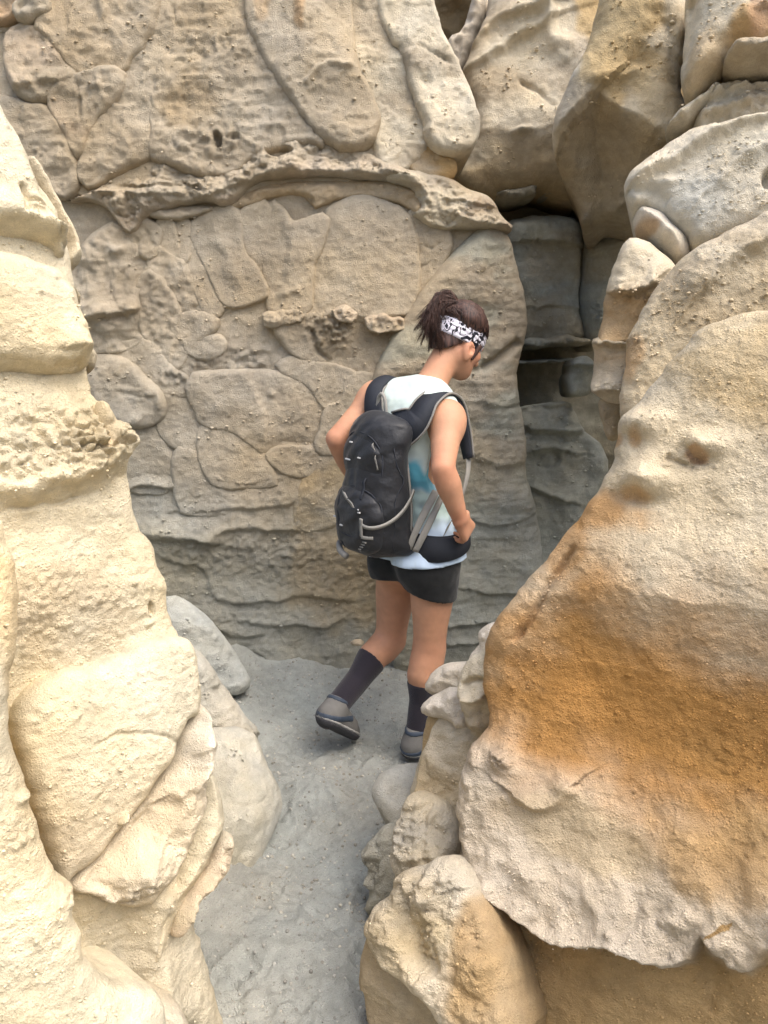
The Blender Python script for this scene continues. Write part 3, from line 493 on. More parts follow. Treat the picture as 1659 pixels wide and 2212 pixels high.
slab(RU, 'slab', c4([(990, -160), (1325, -160), (1320, 100), (1300, 300), (1290, 400), (1345, 480), (1400, 560), (1300, 680), (1180, 760), (1100, 830), (1050, 870), (1000, 850), (930, 845), (870, 905), (835, 905), (830, 820), (800, 740), (752, 685), (742, 605), (755, 490), (828, 350), (888, 230), (918, 130)]), p2, proud=.16, er=.09, na=.018, nf=3, T=1.1, col=PALE, col2=TAN, px=3, feats=[('under', c4([(735, 620), (820, 545), (925, 430), (1050, 495), (1200, 585), (1350, 560)]), 2.4, .8), ('crack', c4([(1190, 80), (1200, 160), (1100, 350), (1000, 430)]), .05, .035), ('ridge', c4([(950, 400), (1040, 370), (1100, 345)]), .025, .03), ('ledge', c4([(840, 860), (930, 840), (1000, 820), (1060, 790)]), .05, .04, .01), ('crack', c4([(1240, 120), (1250, 300), (1270, 420)]), .03, .04), ('rough', c4([(860, 870)])[0], 20, 25, .03, 20), ('step', c4([(1200, -100), (1210, 60), (1170, 200), (1080, 300)]), -.05, .03)],
     paint=[('spot', c4([(1040, 200)])[0], 70, 130, (.46, .34, .17), .8), ('line', c4([(735, 640), (820, 560), (925, 440), (1050, 505), (1200, 590), (1350, 570)]), .03, -1, .85, (.40, .31, .19)), ('spot', c4([(1180, 420)])[0], 50, 90, (.46, .34, .18), .7)])
slab(RU, 'slab', c4([(1318, -160), (1800, -160), (1800, 250), (1560, 245), (1480, 295), (1460, 345), (1400, 395), (1345, 480), (1285, 400), (1303, 200)]), p3, proud=.1, er=.1, na=.03, nf=3, T=.5, col=(.55, .46, .32), col2=PALE, feats=[('ledge', c4([(1310, 380), (1400, 300), (1450, 180), (1560, 130)]), .04, .1, .04), ('crack', c4([(1345, 0), (1330, 150), (1290, 330)]), .02, .04)], paint=[('spot', c4([(1590, 200)])[0], 50, 40, (.46, .30, .13), .75), ('spot', c4([(1400, 260)])[0], 30, 60, (.47, .35, .2), .6), ('spot', c4([(1640, 60)])[0], 20, 60, (.5, .31, .2), .6)])
slab(RU, 'slab', c4([(1456, 330), (1500, 252), (1560, 232), (1800, 225), (1800, 335), (1650, 335), (1560, 345), (1490, 345)]), p3, proud=.18, er=.05, lump=.02, na=.03, T=.4, col=PALE, col2=TAN, strata=.02, feats=[('ledge', c4([(1470, 310), (1560, 290), (1700, 290)]), .04, .05, .012)])
slab(RU, 'slab', c4([(1200, 600), (1260, 500), (1340, 440), (1400, 400), (1440, 350), (1480, 370), (1440, 410), (1400, 470), (1340, 520), (1300, 560)]), p3, proud=.1, er=.04, lump=.02, na=.03, T=.3, col=PALE)
grit_on(RU, 300, .003, .007)

RM = root('leaning_rock', 'pale grey-tan rounded slabs leaning above the right foreground boulder', 'rock', (1.1, 2.8, .6))
p5 = (P(1400, 450, 2.85), (-.38, -.86, .34)); p6 = (P(1350, 680, 2.62), (-.42, -.86, .28)); p8 = (P(1350, 700, 2.72), (-.35, -.93, .05))
slab(RM, 'slab', c4([(1325, 600), (1345, 520), (1400, 400), (1500, 372), (1640, 400), (1850, 390), (1850, 560), (1500, 600), (1400, 620)]), (p5[0]+np.array([0, .18, 0]), (-.3, -.9, .3)), proud=.06, er=.06, lump=.02, strata=.02, na=.03, T=.5, col=PALE, col2=TAN, feats=[('ledge', c4([(1380, 470), (1520, 430), (1659, 420)]), .03, .05, .01), ('ledge', c4([(1350, 540), (1520, 500), (1659, 470)]), .03, .05, .01)])
slab(RM, 'slab', c4([(1045, 850), (1060, 765), (1130, 718), (1200, 650), (1330, 568), (1450, 555), (1850, 500), (1850, 1000), (1640, 1000), (1550, 1000), (1400, 1060), (1345, 1070), (1290, 1000), (1200, 930), (1150, 910), (1090, 940)]), p5, proud=.1, er=.09, na=.02, nf=3.5, T=.6, col=PALE, col2=(.56, .52, .42), px=3, feats=[('ledge', c4([(1110, 820), (1160, 785), (1300, 745), (1430, 630), (1659, 570)]), .04, .05, .018), ('ledge', c4([(1420, 860), (1480, 790), (1560, 720), (1659, 690)]), .025, .05, .02), ('bump', c4([(1240, 840)])[0], 18, 10, .02), ('bump', c4([(1075, 860)])[0], 18, 20, .03), ('hole', c4([(1655, 810)])[0], 14, 22, .05), ('crack', c4([(1060, 840), (1150, 860), (1250, 900)]), .02, .03)])
slab(RM, 'slab', c4([(1078, 960), (1088, 900), (1150, 878), (1220, 903), (1292, 970), (1345, 1060), (1300, 1110), (1268, 1118), (1195, 1052), (1120, 1005)]), p5, proud=.17, er=.2, p=1.7, na=.012, T=.4, col=PALE, col2=WHITE, paint=[('spot', c4([(1120, 990)])[0], 40, 16, OCH, .6)])
slab(RM, 'slab', c4([(1000, 1140), (1025, 1060), (1060, 1010), (1110, 998), (1190, 1058), (1272, 1120), (1290, 1200), (1200, 1350), (1120, 1480), (1050, 1500), (925, 1480), (945, 1400), (967, 1250)]), p8, proud=.06, er=.07, na=.02, T=.5, col=PALE, col2=TAN, feats=[('ledge', c4([(1040, 1235), (1110, 1230), (1180, 1190)]), .06, .03, .015), ('rough', c4([(1090, 1240)])[0], 40, 22, .03, 26), ('ledge', c4([(920, 1450), (980, 1460), (1060, 1450)]), .04, .03, .01)], paint=[('line', c4([(940, 1230), (1040, 1245), (1180, 1215)]), .05, -1, .8, (.47, .33, .18))])
slab(RM, 'slab', cA([(655, 1000), (700, 978), (860, 998), (920, 990), (960, 1100), (900, 1280), (820, 1350), (700, 1310), (645, 1265), (668, 1130)]), (P(1330, 780, 2.68), (-.35, -.93, .1)), proud=.03, er=.08, p=1.6, na=.02, T=.5, col=(.5, .39, .26), col2=TAN, feats=[('ledge', cA([(655, 1020), (760, 1010), (860, 1015)]), .04, .02, .012), ('ledge', cA([(645, 1262), (720, 1270), (830, 1260)]), .05, .04, .012), ('rough', cA([(750, 1010)])[0], 40, 12, .03, 26), ('rough', cA([(740, 1250)])[0], 40, 14, .02, 26)], paint=[('line', cA([(640, 1215), (740, 1220), (900, 1215)]), .02, -1, .8, PALE), ('line', cA([(640, 1040), (740, 1040), (900, 1040)]), .02, 1, .7, PALE)])
slab(RM, 'slab', cA([(670, 1300), (830, 1300), (850, 1500), (760, 1560), (720, 1480)]), (P(1330, 900, 2.7), (-.5, -.85, -.2)), proud=.03, er=.05, na=.02, T=.4, col=(.40, .33, .22))
slab(RM, 'slab', c4([(1265, 1125), (1340, 1060), (1400, 1040), (1560, 960), (1700, 870), (1850, 800), (1850, 1500), (1560, 1500), (1300, 1600), (1180, 1800), (1040, 1840), (1020, 1720), (1055, 1560), (1050, 1470), (1100, 1370), (1160, 1250), (1220, 1180)]), p6, proud=.08, er=.09, na=.02, nf=3.5, T=.6, col=PALE, col2=TAN, px=3, feats=[('ledge', c4([(1400, 1250), (1470, 1160), (1540, 1110), (1659, 1050)]), .04, .06, .02), ('rough', c4([(1090, 1470)])[0], 30, 16, .025, 26)], paint=[('line', c4([(1180, 1300), (1300, 1190), (1460, 1100), (1700, 960)]), .15, -1, .55, (.47, .38, .24)), ('spot', c4([(1090, 1540)])[0], 26, 50, (.48, .32, .17), .7)])
grit_on(RM, 500, .002, .005)

# ------------------------------------------------------------------ great boulder, right foreground
BO = root('boulder', 'huge sandstone boulder, warm bounce light painted on in ochre, with a pale overhanging lip, right foreground', 'boulder', (.8, 1.8, 0))
pd = (P(1070, 1430, 1.70), (-.5, -.8, .33))
lip = c7([(340, 960), (400, 1130), (440, 1250), (490, 1310), (545, 1395), (640, 1480), (760, 1570), (900, 1612), (1000, 1610), (1090, 1632), (1170, 1652), (1270, 1692), (1335, 1665), (1345, 1610), (1395, 1570), (1440, 1640), (1560, 1712), (1620, 1685), (1659, 1610), (1900, 1560)])
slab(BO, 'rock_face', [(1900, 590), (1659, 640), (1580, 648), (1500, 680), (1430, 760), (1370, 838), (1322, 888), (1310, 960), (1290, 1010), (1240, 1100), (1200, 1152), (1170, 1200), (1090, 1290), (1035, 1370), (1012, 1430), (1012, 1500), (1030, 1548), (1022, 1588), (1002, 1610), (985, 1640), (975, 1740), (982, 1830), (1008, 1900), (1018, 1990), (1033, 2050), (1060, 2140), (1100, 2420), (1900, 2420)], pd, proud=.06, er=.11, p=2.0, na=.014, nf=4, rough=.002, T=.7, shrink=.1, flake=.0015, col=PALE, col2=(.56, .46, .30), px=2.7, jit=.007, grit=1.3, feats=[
    ('under', c7([(500, 330), (760, 250), (1000, 200), (1300, 260), (1900, 330)]), .45, .14),
    ('step', c7([(300, 780), (560, 770), (680, 900), (900, 980), (1300, 1030), (1900, 1080)]), -.05, .07),
    ('crack', c7([(900, 30), (870, 80), (810, 170), (755, 275), (690, 370), (640, 430)]), .009, .035), ('ledge', lip, .085, .17, .02), ('under', lip, .5, .06),
    ('ledge', c7([(660, 1010), (720, 1050), (800, 1070), (860, 1020)]), .03, .04, .012), ('bump', c7([(605, 880)])[0], 20, 20, .03), ('rough', c7([(605, 880)])[0], 26, 24, .02, 30),
    ('rough', c7([(480, 1050)])[0], 60, 160, .006, 22), ('rough', c7([(1250, 1580)])[0], 160, 60, .010, 16),
    ('bump', cA([(950, 1730)])[0], 50, 30, .05), ('bump', cA([(1280, 1530)])[0], 34, 20, .04), ('bump', cA([(870, 1420)])[0], 60, 30, .035), ('bump', cA([(1240, 1620)])[0], 22, 14, -.018), ('bump', cA([(880, 1510)])[0], 24, 26, -.018), ('bump', cA([(890, 1840)])[0], 44, 18, -.022), ('rough', cA([(1150, 1640)])[0], 50, 20, .012, 26),
    ('crack', cA([(1060, 1620), (1130, 1650), (1210, 1680)]), .008, .02), ('step', cA([(500, 1990), (700, 1990), (1000, 2030), (1300, 2100), (1800, 2200)]), -.03, .05), ('crack', c7([(1400, 1730), (1420, 1850), (1410, 2000)]), .012, .015), ('crack', c7([(560, 1800), (620, 1860), (630, 2000)]), .01, .02)],
    paint=[('line', c7([(440, 420), (700, 230), (960, 150), (1200, 270), (1659, 400), (1900, 430)]), .19, -1, .97, OCH), ('line', c7([(300, 760), (600, 850), (700, 960), (1000, 1050), (1300, 1210), (1659, 1340), (1900, 1400)]), .14, -1, .95, WHITE), ('line', [(a, b+22) for a, b in lip], .022, -1, .97, BROWN),  # ochre line: warm bounce light painted into the shaded middle face
           ('spot', cA([(880, 1820)])[0], 36, 20, OCH, .55), ('spot', cA([(875, 1500)])[0], 20, 24, OCH, .55), ('spot', cA([(1240, 1600)])[0], 22, 18, (.46, .24, .1), .55), ('spot', cA([(750, 1520)])[0], 20, 20, OCH, .7), ('spot', cA([(640, 1900)])[0], 110, 50, OCH, .75), ('spot', cA([(500, 2100)])[0], 60, 60, OCH, .6), ('spot', c7([(900, 1180)])[0], 150, 70, (.52, .43, .29), .7), ('spot', c7([(1500, 1250)])[0], 130, 90, (.50, .33, .15), .7)])  # ochre spots: more bounce light and the hollows' orange shadow, put into colour
grit_on(BO, 2200, .001, .0026)

# ------------------------------------------------------------------ stepped rocks between boulder and path
ST = root('stepped_rock', 'pale knobbly stepped rocks at the boulder foot beside the path', 'rock', (.25, 2.0, 0))
TINT[0] = None
pe = (-.35, -.85, .4)
slab(ST, 'rock', c7([(215, 1200), (290, 900), (340, 720), (480, 620), (640, 500), (760, 700), (800, 1400), (800, 2100), (120, 2100), (130, 1760), (160, 1520)]), (P(900, 1750, 1.86), (-.45, -.8, .4)), proud=.0, er=.1, na=.03, T=.4, crag=.008, cf=8, col=(.53, .48, .385), col2=(.50, .43, .31))
slab(ST, 'rock', c7([(95, 1000), (128, 940), (200, 903), (300, 885), (420, 900), (420, 1150), (300, 1300), (200, 1330), (150, 1300), (190, 1180), (160, 1110), (108, 1050)]), (P(840, 1700, 2.12), (-.15, -.6, .78)), proud=.02, er=.09, na=.01, T=.35, col=(.52, .49, .41), col2=(.48, .45, .37))
slab(ST, 'rock', c7([(50, 1240), (110, 1190), (160, 1120), (200, 1200), (230, 1340), (200, 1420), (130, 1500), (60, 1500), (110, 1380), (80, 1290)]), (P(800, 1840, 1.98), (-.6, -.7, .3)), proud=.02, er=.07, na=.02, T=.3, col=(.42, .41, .35), feats=[('rough', c7([(110, 1300)])[0], 30, 50, .03, 18)])
slab(ST, 'rock', c7([(312, 730), (340, 690), (450, 700), (620, 740), (620, 1240), (415, 1200), (300, 1120), (235, 1075), (268, 950), (298, 850)]), (P(920, 1620, 1.98), (-.45, -.88, .12)), proud=.03, er=.08, na=.02, T=.4, col=(.50, .43, .30), col2=PALE, feats=[('crack', c7([(440, 800), (500, 790), (580, 770)]), .008, .015)], paint=[('spot', c7([(340, 830)])[0], 24, 90, (.47, .33, .17), .7)])
slab(ST, 'rock', c7([(310, 600), (318, 575), (340, 545), (385, 515), (452, 497), (500, 500), (520, 600), (470, 640), (380, 650), (325, 632)]), (P(930, 1460, 2.05), pe), proud=.05, er=.06, lump=.012, na=.02, T=.3, col=WHITE, col2=PALE)
slab(ST, 'rock', c7([(298, 700), (308, 660), (338, 632), (400, 615), (470, 590), (520, 640), (520, 760), (450, 775), (430, 750), (400, 732), (330, 718)]), (P(930, 1500, 1.99), pe), proud=.05, er=.05, lump=.014, na=.02, T=.3, col=WHITE, col2=PALE, feats=[('ledge', c7([(300, 705), (350, 722), (400, 735), (450, 760)]), .02, .03, .008)])
slab(ST, 'rock', c7([(455, 560), (470, 505), (530, 465), (560, 420), (600, 400), (660, 420), (660, 700), (560, 790), (500, 790), (455, 720), (445, 640)]), (P(1020, 1480, 1.88), (-.45, -.85, .25)), proud=.04, er=.07, na=.02, T=.35, col=PALE, col2=TAN, feats=[('crack', c7([(480, 590), (515, 558), (570, 565)]), .008, .03), ('ledge', c7([(510, 640), (540, 645), (575, 630)]), .05, .03, .012), ('crack', c7([(460, 700), (510, 720), (570, 700)]), .006, .015)])
slab(ST, 'rock', c7([(522, 400), (535, 365), (565, 350), (600, 352), (640, 380), (640, 500), (560, 520), (500, 520), (470, 520), (500, 460), (530, 440)]), (P(1050, 1380, 1.93), (-.45, -.85, .3)), proud=.05, er=.06, lump=.01, na=.02, T=.3, col=WHITE, col2=PALE)
slab(ST, 'rock', cB([(250, 1330), (258, 1200), (290, 1080), (325, 990), (360, 930), (430, 900), (560, 950), (640, 1100), (640, 1350), (500, 1400), (400, 1420), (300, 1410)]), (P(880, 1820, 1.80), (-.35, -.75, .55)), proud=.04, er=.05, crag=.018, cf=16, na=.02, T=.4, col=(.54, .51, .44), col2=PALE, px=2.8, feats=[('rough', cB([(340, 1150)])[0], 36, 60, .02, 26), ('ledge', cB([(300, 1240), (350, 1310), (440, 1300)]), .03, .03, .01)])
slab(ST, 'rock', cB([(120, 1660), (150, 1580), (230, 1500), (290, 1470), (280, 1390), (380, 1340), (500, 1280), (580, 1255), (640, 1290), (760, 1500), (900, 1900), (1000, 2500), (640, 2500), (480, 2120), (360, 2010), (200, 1880), (135, 1770)]), (P(880, 2000, 1.50), (-.45, -.72, .52)), proud=.06, er=.06, crag=.011, cf=15, na=.025, T=.4, shrink=.06, col=(.60, .54, .43), col2=(.60, .50, .33), px=2.8, grit=1.6, feats=[('crack', cB([(330, 1470), (360, 1600), (440, 1800), (500, 1960)]), .03, .05), ('step', cB([(290, 1400), (320, 1560), (400, 1740), (500, 2000), (520, 2300)]), -.03, .02), ('rough', cB([(450, 1440)])[0], 60, 50, .022, 22), ('rough', cB([(470, 1750)])[0], 20, 80, .02, 26), ('rough', cB([(220, 1750)])[0], 60, 80, .008, 26), ('ledge', cB([(300, 1480), (420, 1540), (540, 1500)]), .03, .05, .015)], paint=[('spot', cB([(800, 1700)])[0], 50, 160, (.46, .31, .15), .8), ('spot', cB([(860, 2050)])[0], 100, 90, (.44, .31, .16), .8)])
slab(ST, 'rock', cB([(68, 1900), (100, 1760), (130, 1680), (300, 1700), (500, 2000), (620, 2500), (150, 2500), (110, 2100), (80, 1990)]), (P(820, 2120, 1.52), (-.5, -.86, -.05)), proud=.02, er=.08, na=.02, T=.4, col=(.46, .38, .26), col2=(.42, .35, .25))
grit_on(ST, 500, .001, .0035)

# ------------------------------------------------------------------ pale outcrop, left foreground
LO = root('rock_outcrop', 'bright cream sandstone outcrop with lumpy white ridges filling the left foreground', 'rock', (-.6, 1.9, 0))
pl = (P(480, 2150, 1.52), (.62, -.72, .3)); nl = norm(pl[1]); off = lambda d: (pl[0]+nl*d, pl[1])
slab(LO, 'rock_face', c5([(-400, -260), (-40, -60), (90, 130), (200, 300), (330, 500), (400, 740), (410, 900), (430, 1010), (460, 1130), (470, 1200), (462, 1330), (475, 1420), (510, 1500), (560, 1505), (590, 1560), (600, 1610), (650, 1640), (715, 1700), (715, 1745), (670, 1775), (685, 1880), (720, 1980), (740, 2080), (800, 2212)])+c6([(720, 280), (732, 400), (752, 500), (810, 620), (832, 720), (840, 850), (875, 1000), (890, 1080), (945, 1220), (962, 1380), (955, 1500), (925, 1600), (895, 1700), (888, 1850), (930, 1950), (990, 2100), (1060, 2400), (-250, 2400)])+[(-160, 1600), (-160, 400)], pl, proud=.03, er=.09, p=2, na=.025, nf=3.5, T=.6, shrink=.12, flake=.001, col=CREAM, col2=CREAM2, px=2.8, grit=1.2, jit=.008, feats=[
    ('ledge', c5([(-60, 1990), (60, 2000), (140, 1960), (300, 1890), (480, 1890), (600, 1790), (715, 1735)]), .06, .1, .03), ('under', c5([(-60, 1990), (140, 1960), (300, 1890), (480, 1890), (600, 1790), (715, 1735)]), .2, .04), ('rough', c5([(560, 1680)])[0], 70, 60, .03, 26), ('rough', c5([(200, 1700)])[0], 140, 60, .02, 26), ('rough', c5([(80, 1850)])[0], 60, 40, .03, 22), ('rough', c5([(430, 1800)])[0], 60, 40, .03, 26),
    ('crack', c5([(0, 2095), (100, 2090), (300, 2060), (430, 2010)]), .006, .02), ('rough', c6([(300, 480)])[0], 150, 100, .007, 40), ('hole', c6([(655, 455)])[0], 7, 14, .02), ('bump', c6([(572, 345)])[0], 7, 5, .014), ('bump', c6([(640, 520)])[0], 8, 5, .014),
    ('under', c6([(300, 1640), (540, 1720), (700, 1640), (900, 1560)]), .4, .06), ('ridge', c6([(700, 1700), (640, 1900), (700, 2060), (740, 2200)]), .05, .05)],
    paint=[('spot', c6([(330, 450)])[0], 110, 110, (.60, .48, .31), .6), ('line', c6([(200, 2200), (420, 1660), (700, 1640), (900, 1500), (1100, 1400)]), .1, -1, .5, (.52, .47, .37))])
def SL(conv, pts, **k):
    a = dict(proud=.05, er=.05, na=.014, nf=4, T=.2, flake=.001, col=CREAM, col2=CREAM2, px=2.8); a.update(k); pln = a.pop('plane', pl); return slab(LO, a.pop('name', 'slab'), conv(pts), pln, **a)
SL(c5, [(-400, -200), (-60, -100), (0, -10), (90, 130), (110, 180), (160, 300), (230, 450), (262, 560), (345, 648), (352, 700), (320, 748), (280, 742), (250, 695), (150, 668), (0, 650), (-400, 640)], proud=.09, er=.06, feats=[('crack', c5([(40, 400), (60, 480), (80, 580)]), .006, .025), ('crack', c5([(70, 505), (160, 515), (240, 520)]), .006, .02), ('ledge', c5([(-40, 560), (60, 580), (160, 620), (260, 650)]), .03, .04, .015), ('crack', c5([(90, 560), (160, 570), (200, 600)]), .01, .02), ('rough', c5([(300, 690)])[0], 24, 24, .03, 24)])
SL(c5, [(113, 178), (180, 193), (222, 245), (332, 430), (392, 560), (442, 680), (450, 722), (430, 748), (380, 772), (335, 762), (352, 700), (342, 620), (262, 500), (222, 400), (162, 280)], plane=off(-.08), proud=.06, er=.06, T=.3, col=(.58, .50, .36))
SL(c5, [(-300, 690), (0, 695), (150, 745), (250, 782), (292, 792), (372, 900), (422, 1020), (457, 1130), (468, 1200), (462, 1322), (380, 1362), (270, 1375), (100, 1375), (-300, 1365)], proud=.07, er=.045, bulge=.03, na=.01, feats=[('ledge', c5([(380, 1245), (430, 1240), (465, 1235)]), .03, .03, .012), ('ledge', c5([(200, 1340), (300, 1350), (400, 1325), (460, 1300)]), .02, .04, .01), ('bump', c5([(157, 983)])[0], 5, 4, .012), ('bump', c5([(320, 995)])[0], 3, 3, .008), ('crack', c5([(250, 1345), (320, 1345), (400, 1315)]), .008, .03)])
SL(c5, [(280, 795), (322, 752), (362, 800), (402, 880), (438, 950), (425, 1015), (380, 920), (320, 852)], plane=off(-.06), proud=.05, er=.04, lump=.018, T=.2, col=(.56, .46, .31))
SL(c5, [(440, 1150), (500, 1200), (524, 1260), (512, 1320), (465, 1340), (440, 1300)], plane=off(-.12), proud=.05, er=.05, T=.2, col=(.55, .49, .37))
SL(c5, [(505, 1500), (560, 1502), (592, 1560), (602, 1608), (650, 1636), (720, 1700), (718, 1745), (660, 1775), (600, 1800), (520, 1870), (470, 1880), (450, 1800), (480, 1650), (470, 1560)], name='ledge', proud=.10, er=.06, crag=.018, cf=18, na=.03, col=(.62, .52, .36), grit=2)
SL(c6, [(55, 830), (200, 720), (460, 680), (600, 580), (765, 555), (812, 620), (833, 760), (835, 900), (775, 925), (735, 1010), (722, 1090), (562, 1300), (402, 1500), (300, 1585), (250, 1655), (180, 1455), (120, 1255), (60, 1060), (38, 950)], proud=.05, er=.035, p=2.6, bulge=.02, na=.012, feats=[('crack', c6([(300, 1040), (400, 985), (500, 962), (620, 990), (730, 1020)]), .004, .01), ('crack', c6([(350, 1245), (400, 1200)]), .003, .006)], paint=[('line', c6([(100, 1300), (400, 1200), (760, 1050)]), .12, -1, .6, (.57, .49, .37))])
SL(c6, [(440, 1345), (490, 1280), (515, 1262), (518, 1300), (490, 1360), (455, 1362)], name='flake', proud=.085, er=.02, T=.05)
SL(c6, [(255, 1640), (300, 1580), (400, 1505), (560, 1310), (722, 1085), (745, 1000), (790, 915), (840, 850), (892, 878), (893, 1000), (872, 1060), (862, 1150), (862, 1225), (822, 1320), (762, 1480), (722, 1560), (652, 1672), (550, 1715), (500, 1690), (380, 1655)], name='ridge', proud=.12, er=.12, crag=.012, cf=10, na=.05, nf=5, p=1.5, col=(.69, .61, .47), col2=(.66, .58, .44), grit=1.3, feats=[('ledge', c6([(700, 1220), (740, 1190), (800, 1130), (860, 1010)]), .03, .03, .015), ('ledge', c6([(520, 1690), (600, 1690), (660, 1640), (760, 1460), (850, 1220)]), .03, .05, .015), ('bump', c6([(480, 1590)])[0], 70, 30, .04), ('bump', c6([(800, 1000)])[0], 30, 25, .03), ('rough', c6([(480, 1640)])[0], 70, 20, .03, 28)])
SL(c6, [(735, 1835), (748, 1740), (820, 1640), (900, 1540), (930, 1425), (972, 1383), (998, 1430), (988, 1530), (942, 1602), (890, 1655), (832, 1705), (812, 1780), (765, 1865)], name='ridge', proud=.10, er=.07, p=1.3, crag=.022, cf=30, na=.03, nf=9, T=.3, col=(.64, .54, .40), grit=1.5)
SL(c6, [(860, 1220), (880, 1075), (940, 1205), (962, 1375), (920, 1432), (880, 1565), (742, 1752), (690, 1950), (640, 1980), (640, 1800), (700, 1640), (770, 1480)], proud=.045, er=.09, p=1.5, na=.02, strata=.002, col=(.60, .53, .39))
SL(c6, [(560, 2080), (660, 2040), (740, 2100), (775, 2200), (760, 2400), (500, 2400)], name='ridge', plane=off(.02), proud=.12, er=.06, lump=.02, na=.02, col=(.66, .57, .42), grit=1.5)
SL(c6, [(-250, 40), (0, 50), (32, 150), (72, 280), (78, 450), (62, 650), (38, 740), (32, 900), (50, 1040), (90, 1130), (112, 1200), (128, 1290), (182, 1430), (232, 1570), (290, 1612), (318, 1600), (290, 1700), (342, 1830), (355, 1920), (405, 2000), (500, 2035), (640, 2045), (700, 2110), (740, 2400), (-250, 2400)], name='rock_face', plane=off(.2), proud=.05, er=.07, na=.018, T=.4, col=(.70, .61, .43), col2=CREAM, px=2.6, feats=[('rough', c6([(300, 1640)])[0], 16, 30, .02, 26), ('bump', c6([(90, 1240)])[0], 14, 8, .02), ('rough', c6([(60, 1400)])[0], 40, 40, .008, 40)], paint=[('spot', c6([(10, 480)])[0], 40, 160, (.62, .47, .26), .6)])
grit_on(LO, 1700, .001, .0032)

# ------------------------------------------------------------------ lower rocks on the left side of the path
TINT[0] = None
LG = root('rough_rock', 'grey rough-edged rock standing below the cream outcrop, left of path', 'rock', (-.6, 2.5, 0))
slab(LG, 'rock_face', c6([(700, 560), (800, 600), (872, 650), (922, 730), (1002, 850), (1082, 960), (1095, 1012), (1080, 1100), (1000, 1250), (700, 1250)]), (P(480, 1550, 2.55), (.55, -.75, .38)), proud=.04, er=.12, p=1.6, crag=.010, cf=8, na=.03, T=.4, col=(.48, .455, .39), col2=(.45, .435, .375), feats=[('ledge', c6([(890, 1060), (960, 1010), (1060, 960), (1095, 970)]), .05, .05, .012), ('rough', c6([(1000, 1010)])[0], 60, 36, .035, 22), ('bump', c6([(905, 770)])[0], 8, 6, .02)])
slab(LG, 'rock_face', c6([(840, 980), (960, 960), (1070, 985), (1110, 1075), (1130, 1130), (1160, 1190), (1185, 1250), (1190, 1310), (1170, 1385), (1125, 1470), (1080, 1550), (1020, 1600), (940, 1612), (860, 1650), (760, 1560), (760, 1200)]), (P(530, 1890, 2.08), (.38, -.5, .78)), proud=.03, er=.2, p=1.5, bulge=.04, na=.02, strata=.002, T=.4, col=(.49, .485, .43), col2=(.45, .445, .40), feats=[('step', c6([(960, 1480), (1080, 1430), (1190, 1330)]), .035, .03), ('crack', c6([(960, 1340), (1060, 1330), (1110, 1300)]), .004, .008)])
slab(LG, 'rock_face', c6([(700, 380), (830, 450), (905, 520), (965, 600), (1015, 680), (1062, 770), (1040, 800), (985, 812), (930, 800), (870, 760), (700, 700)]), (P(460, 1390, 3.0), (.5, -.8, .33)), proud=.03, er=.14, p=1.5, grow=.01, na=.02, T=.4, col=(.44, .445, .40), col2=(.42, .42, .37))
grit_on(LG, 300, .0015, .005)
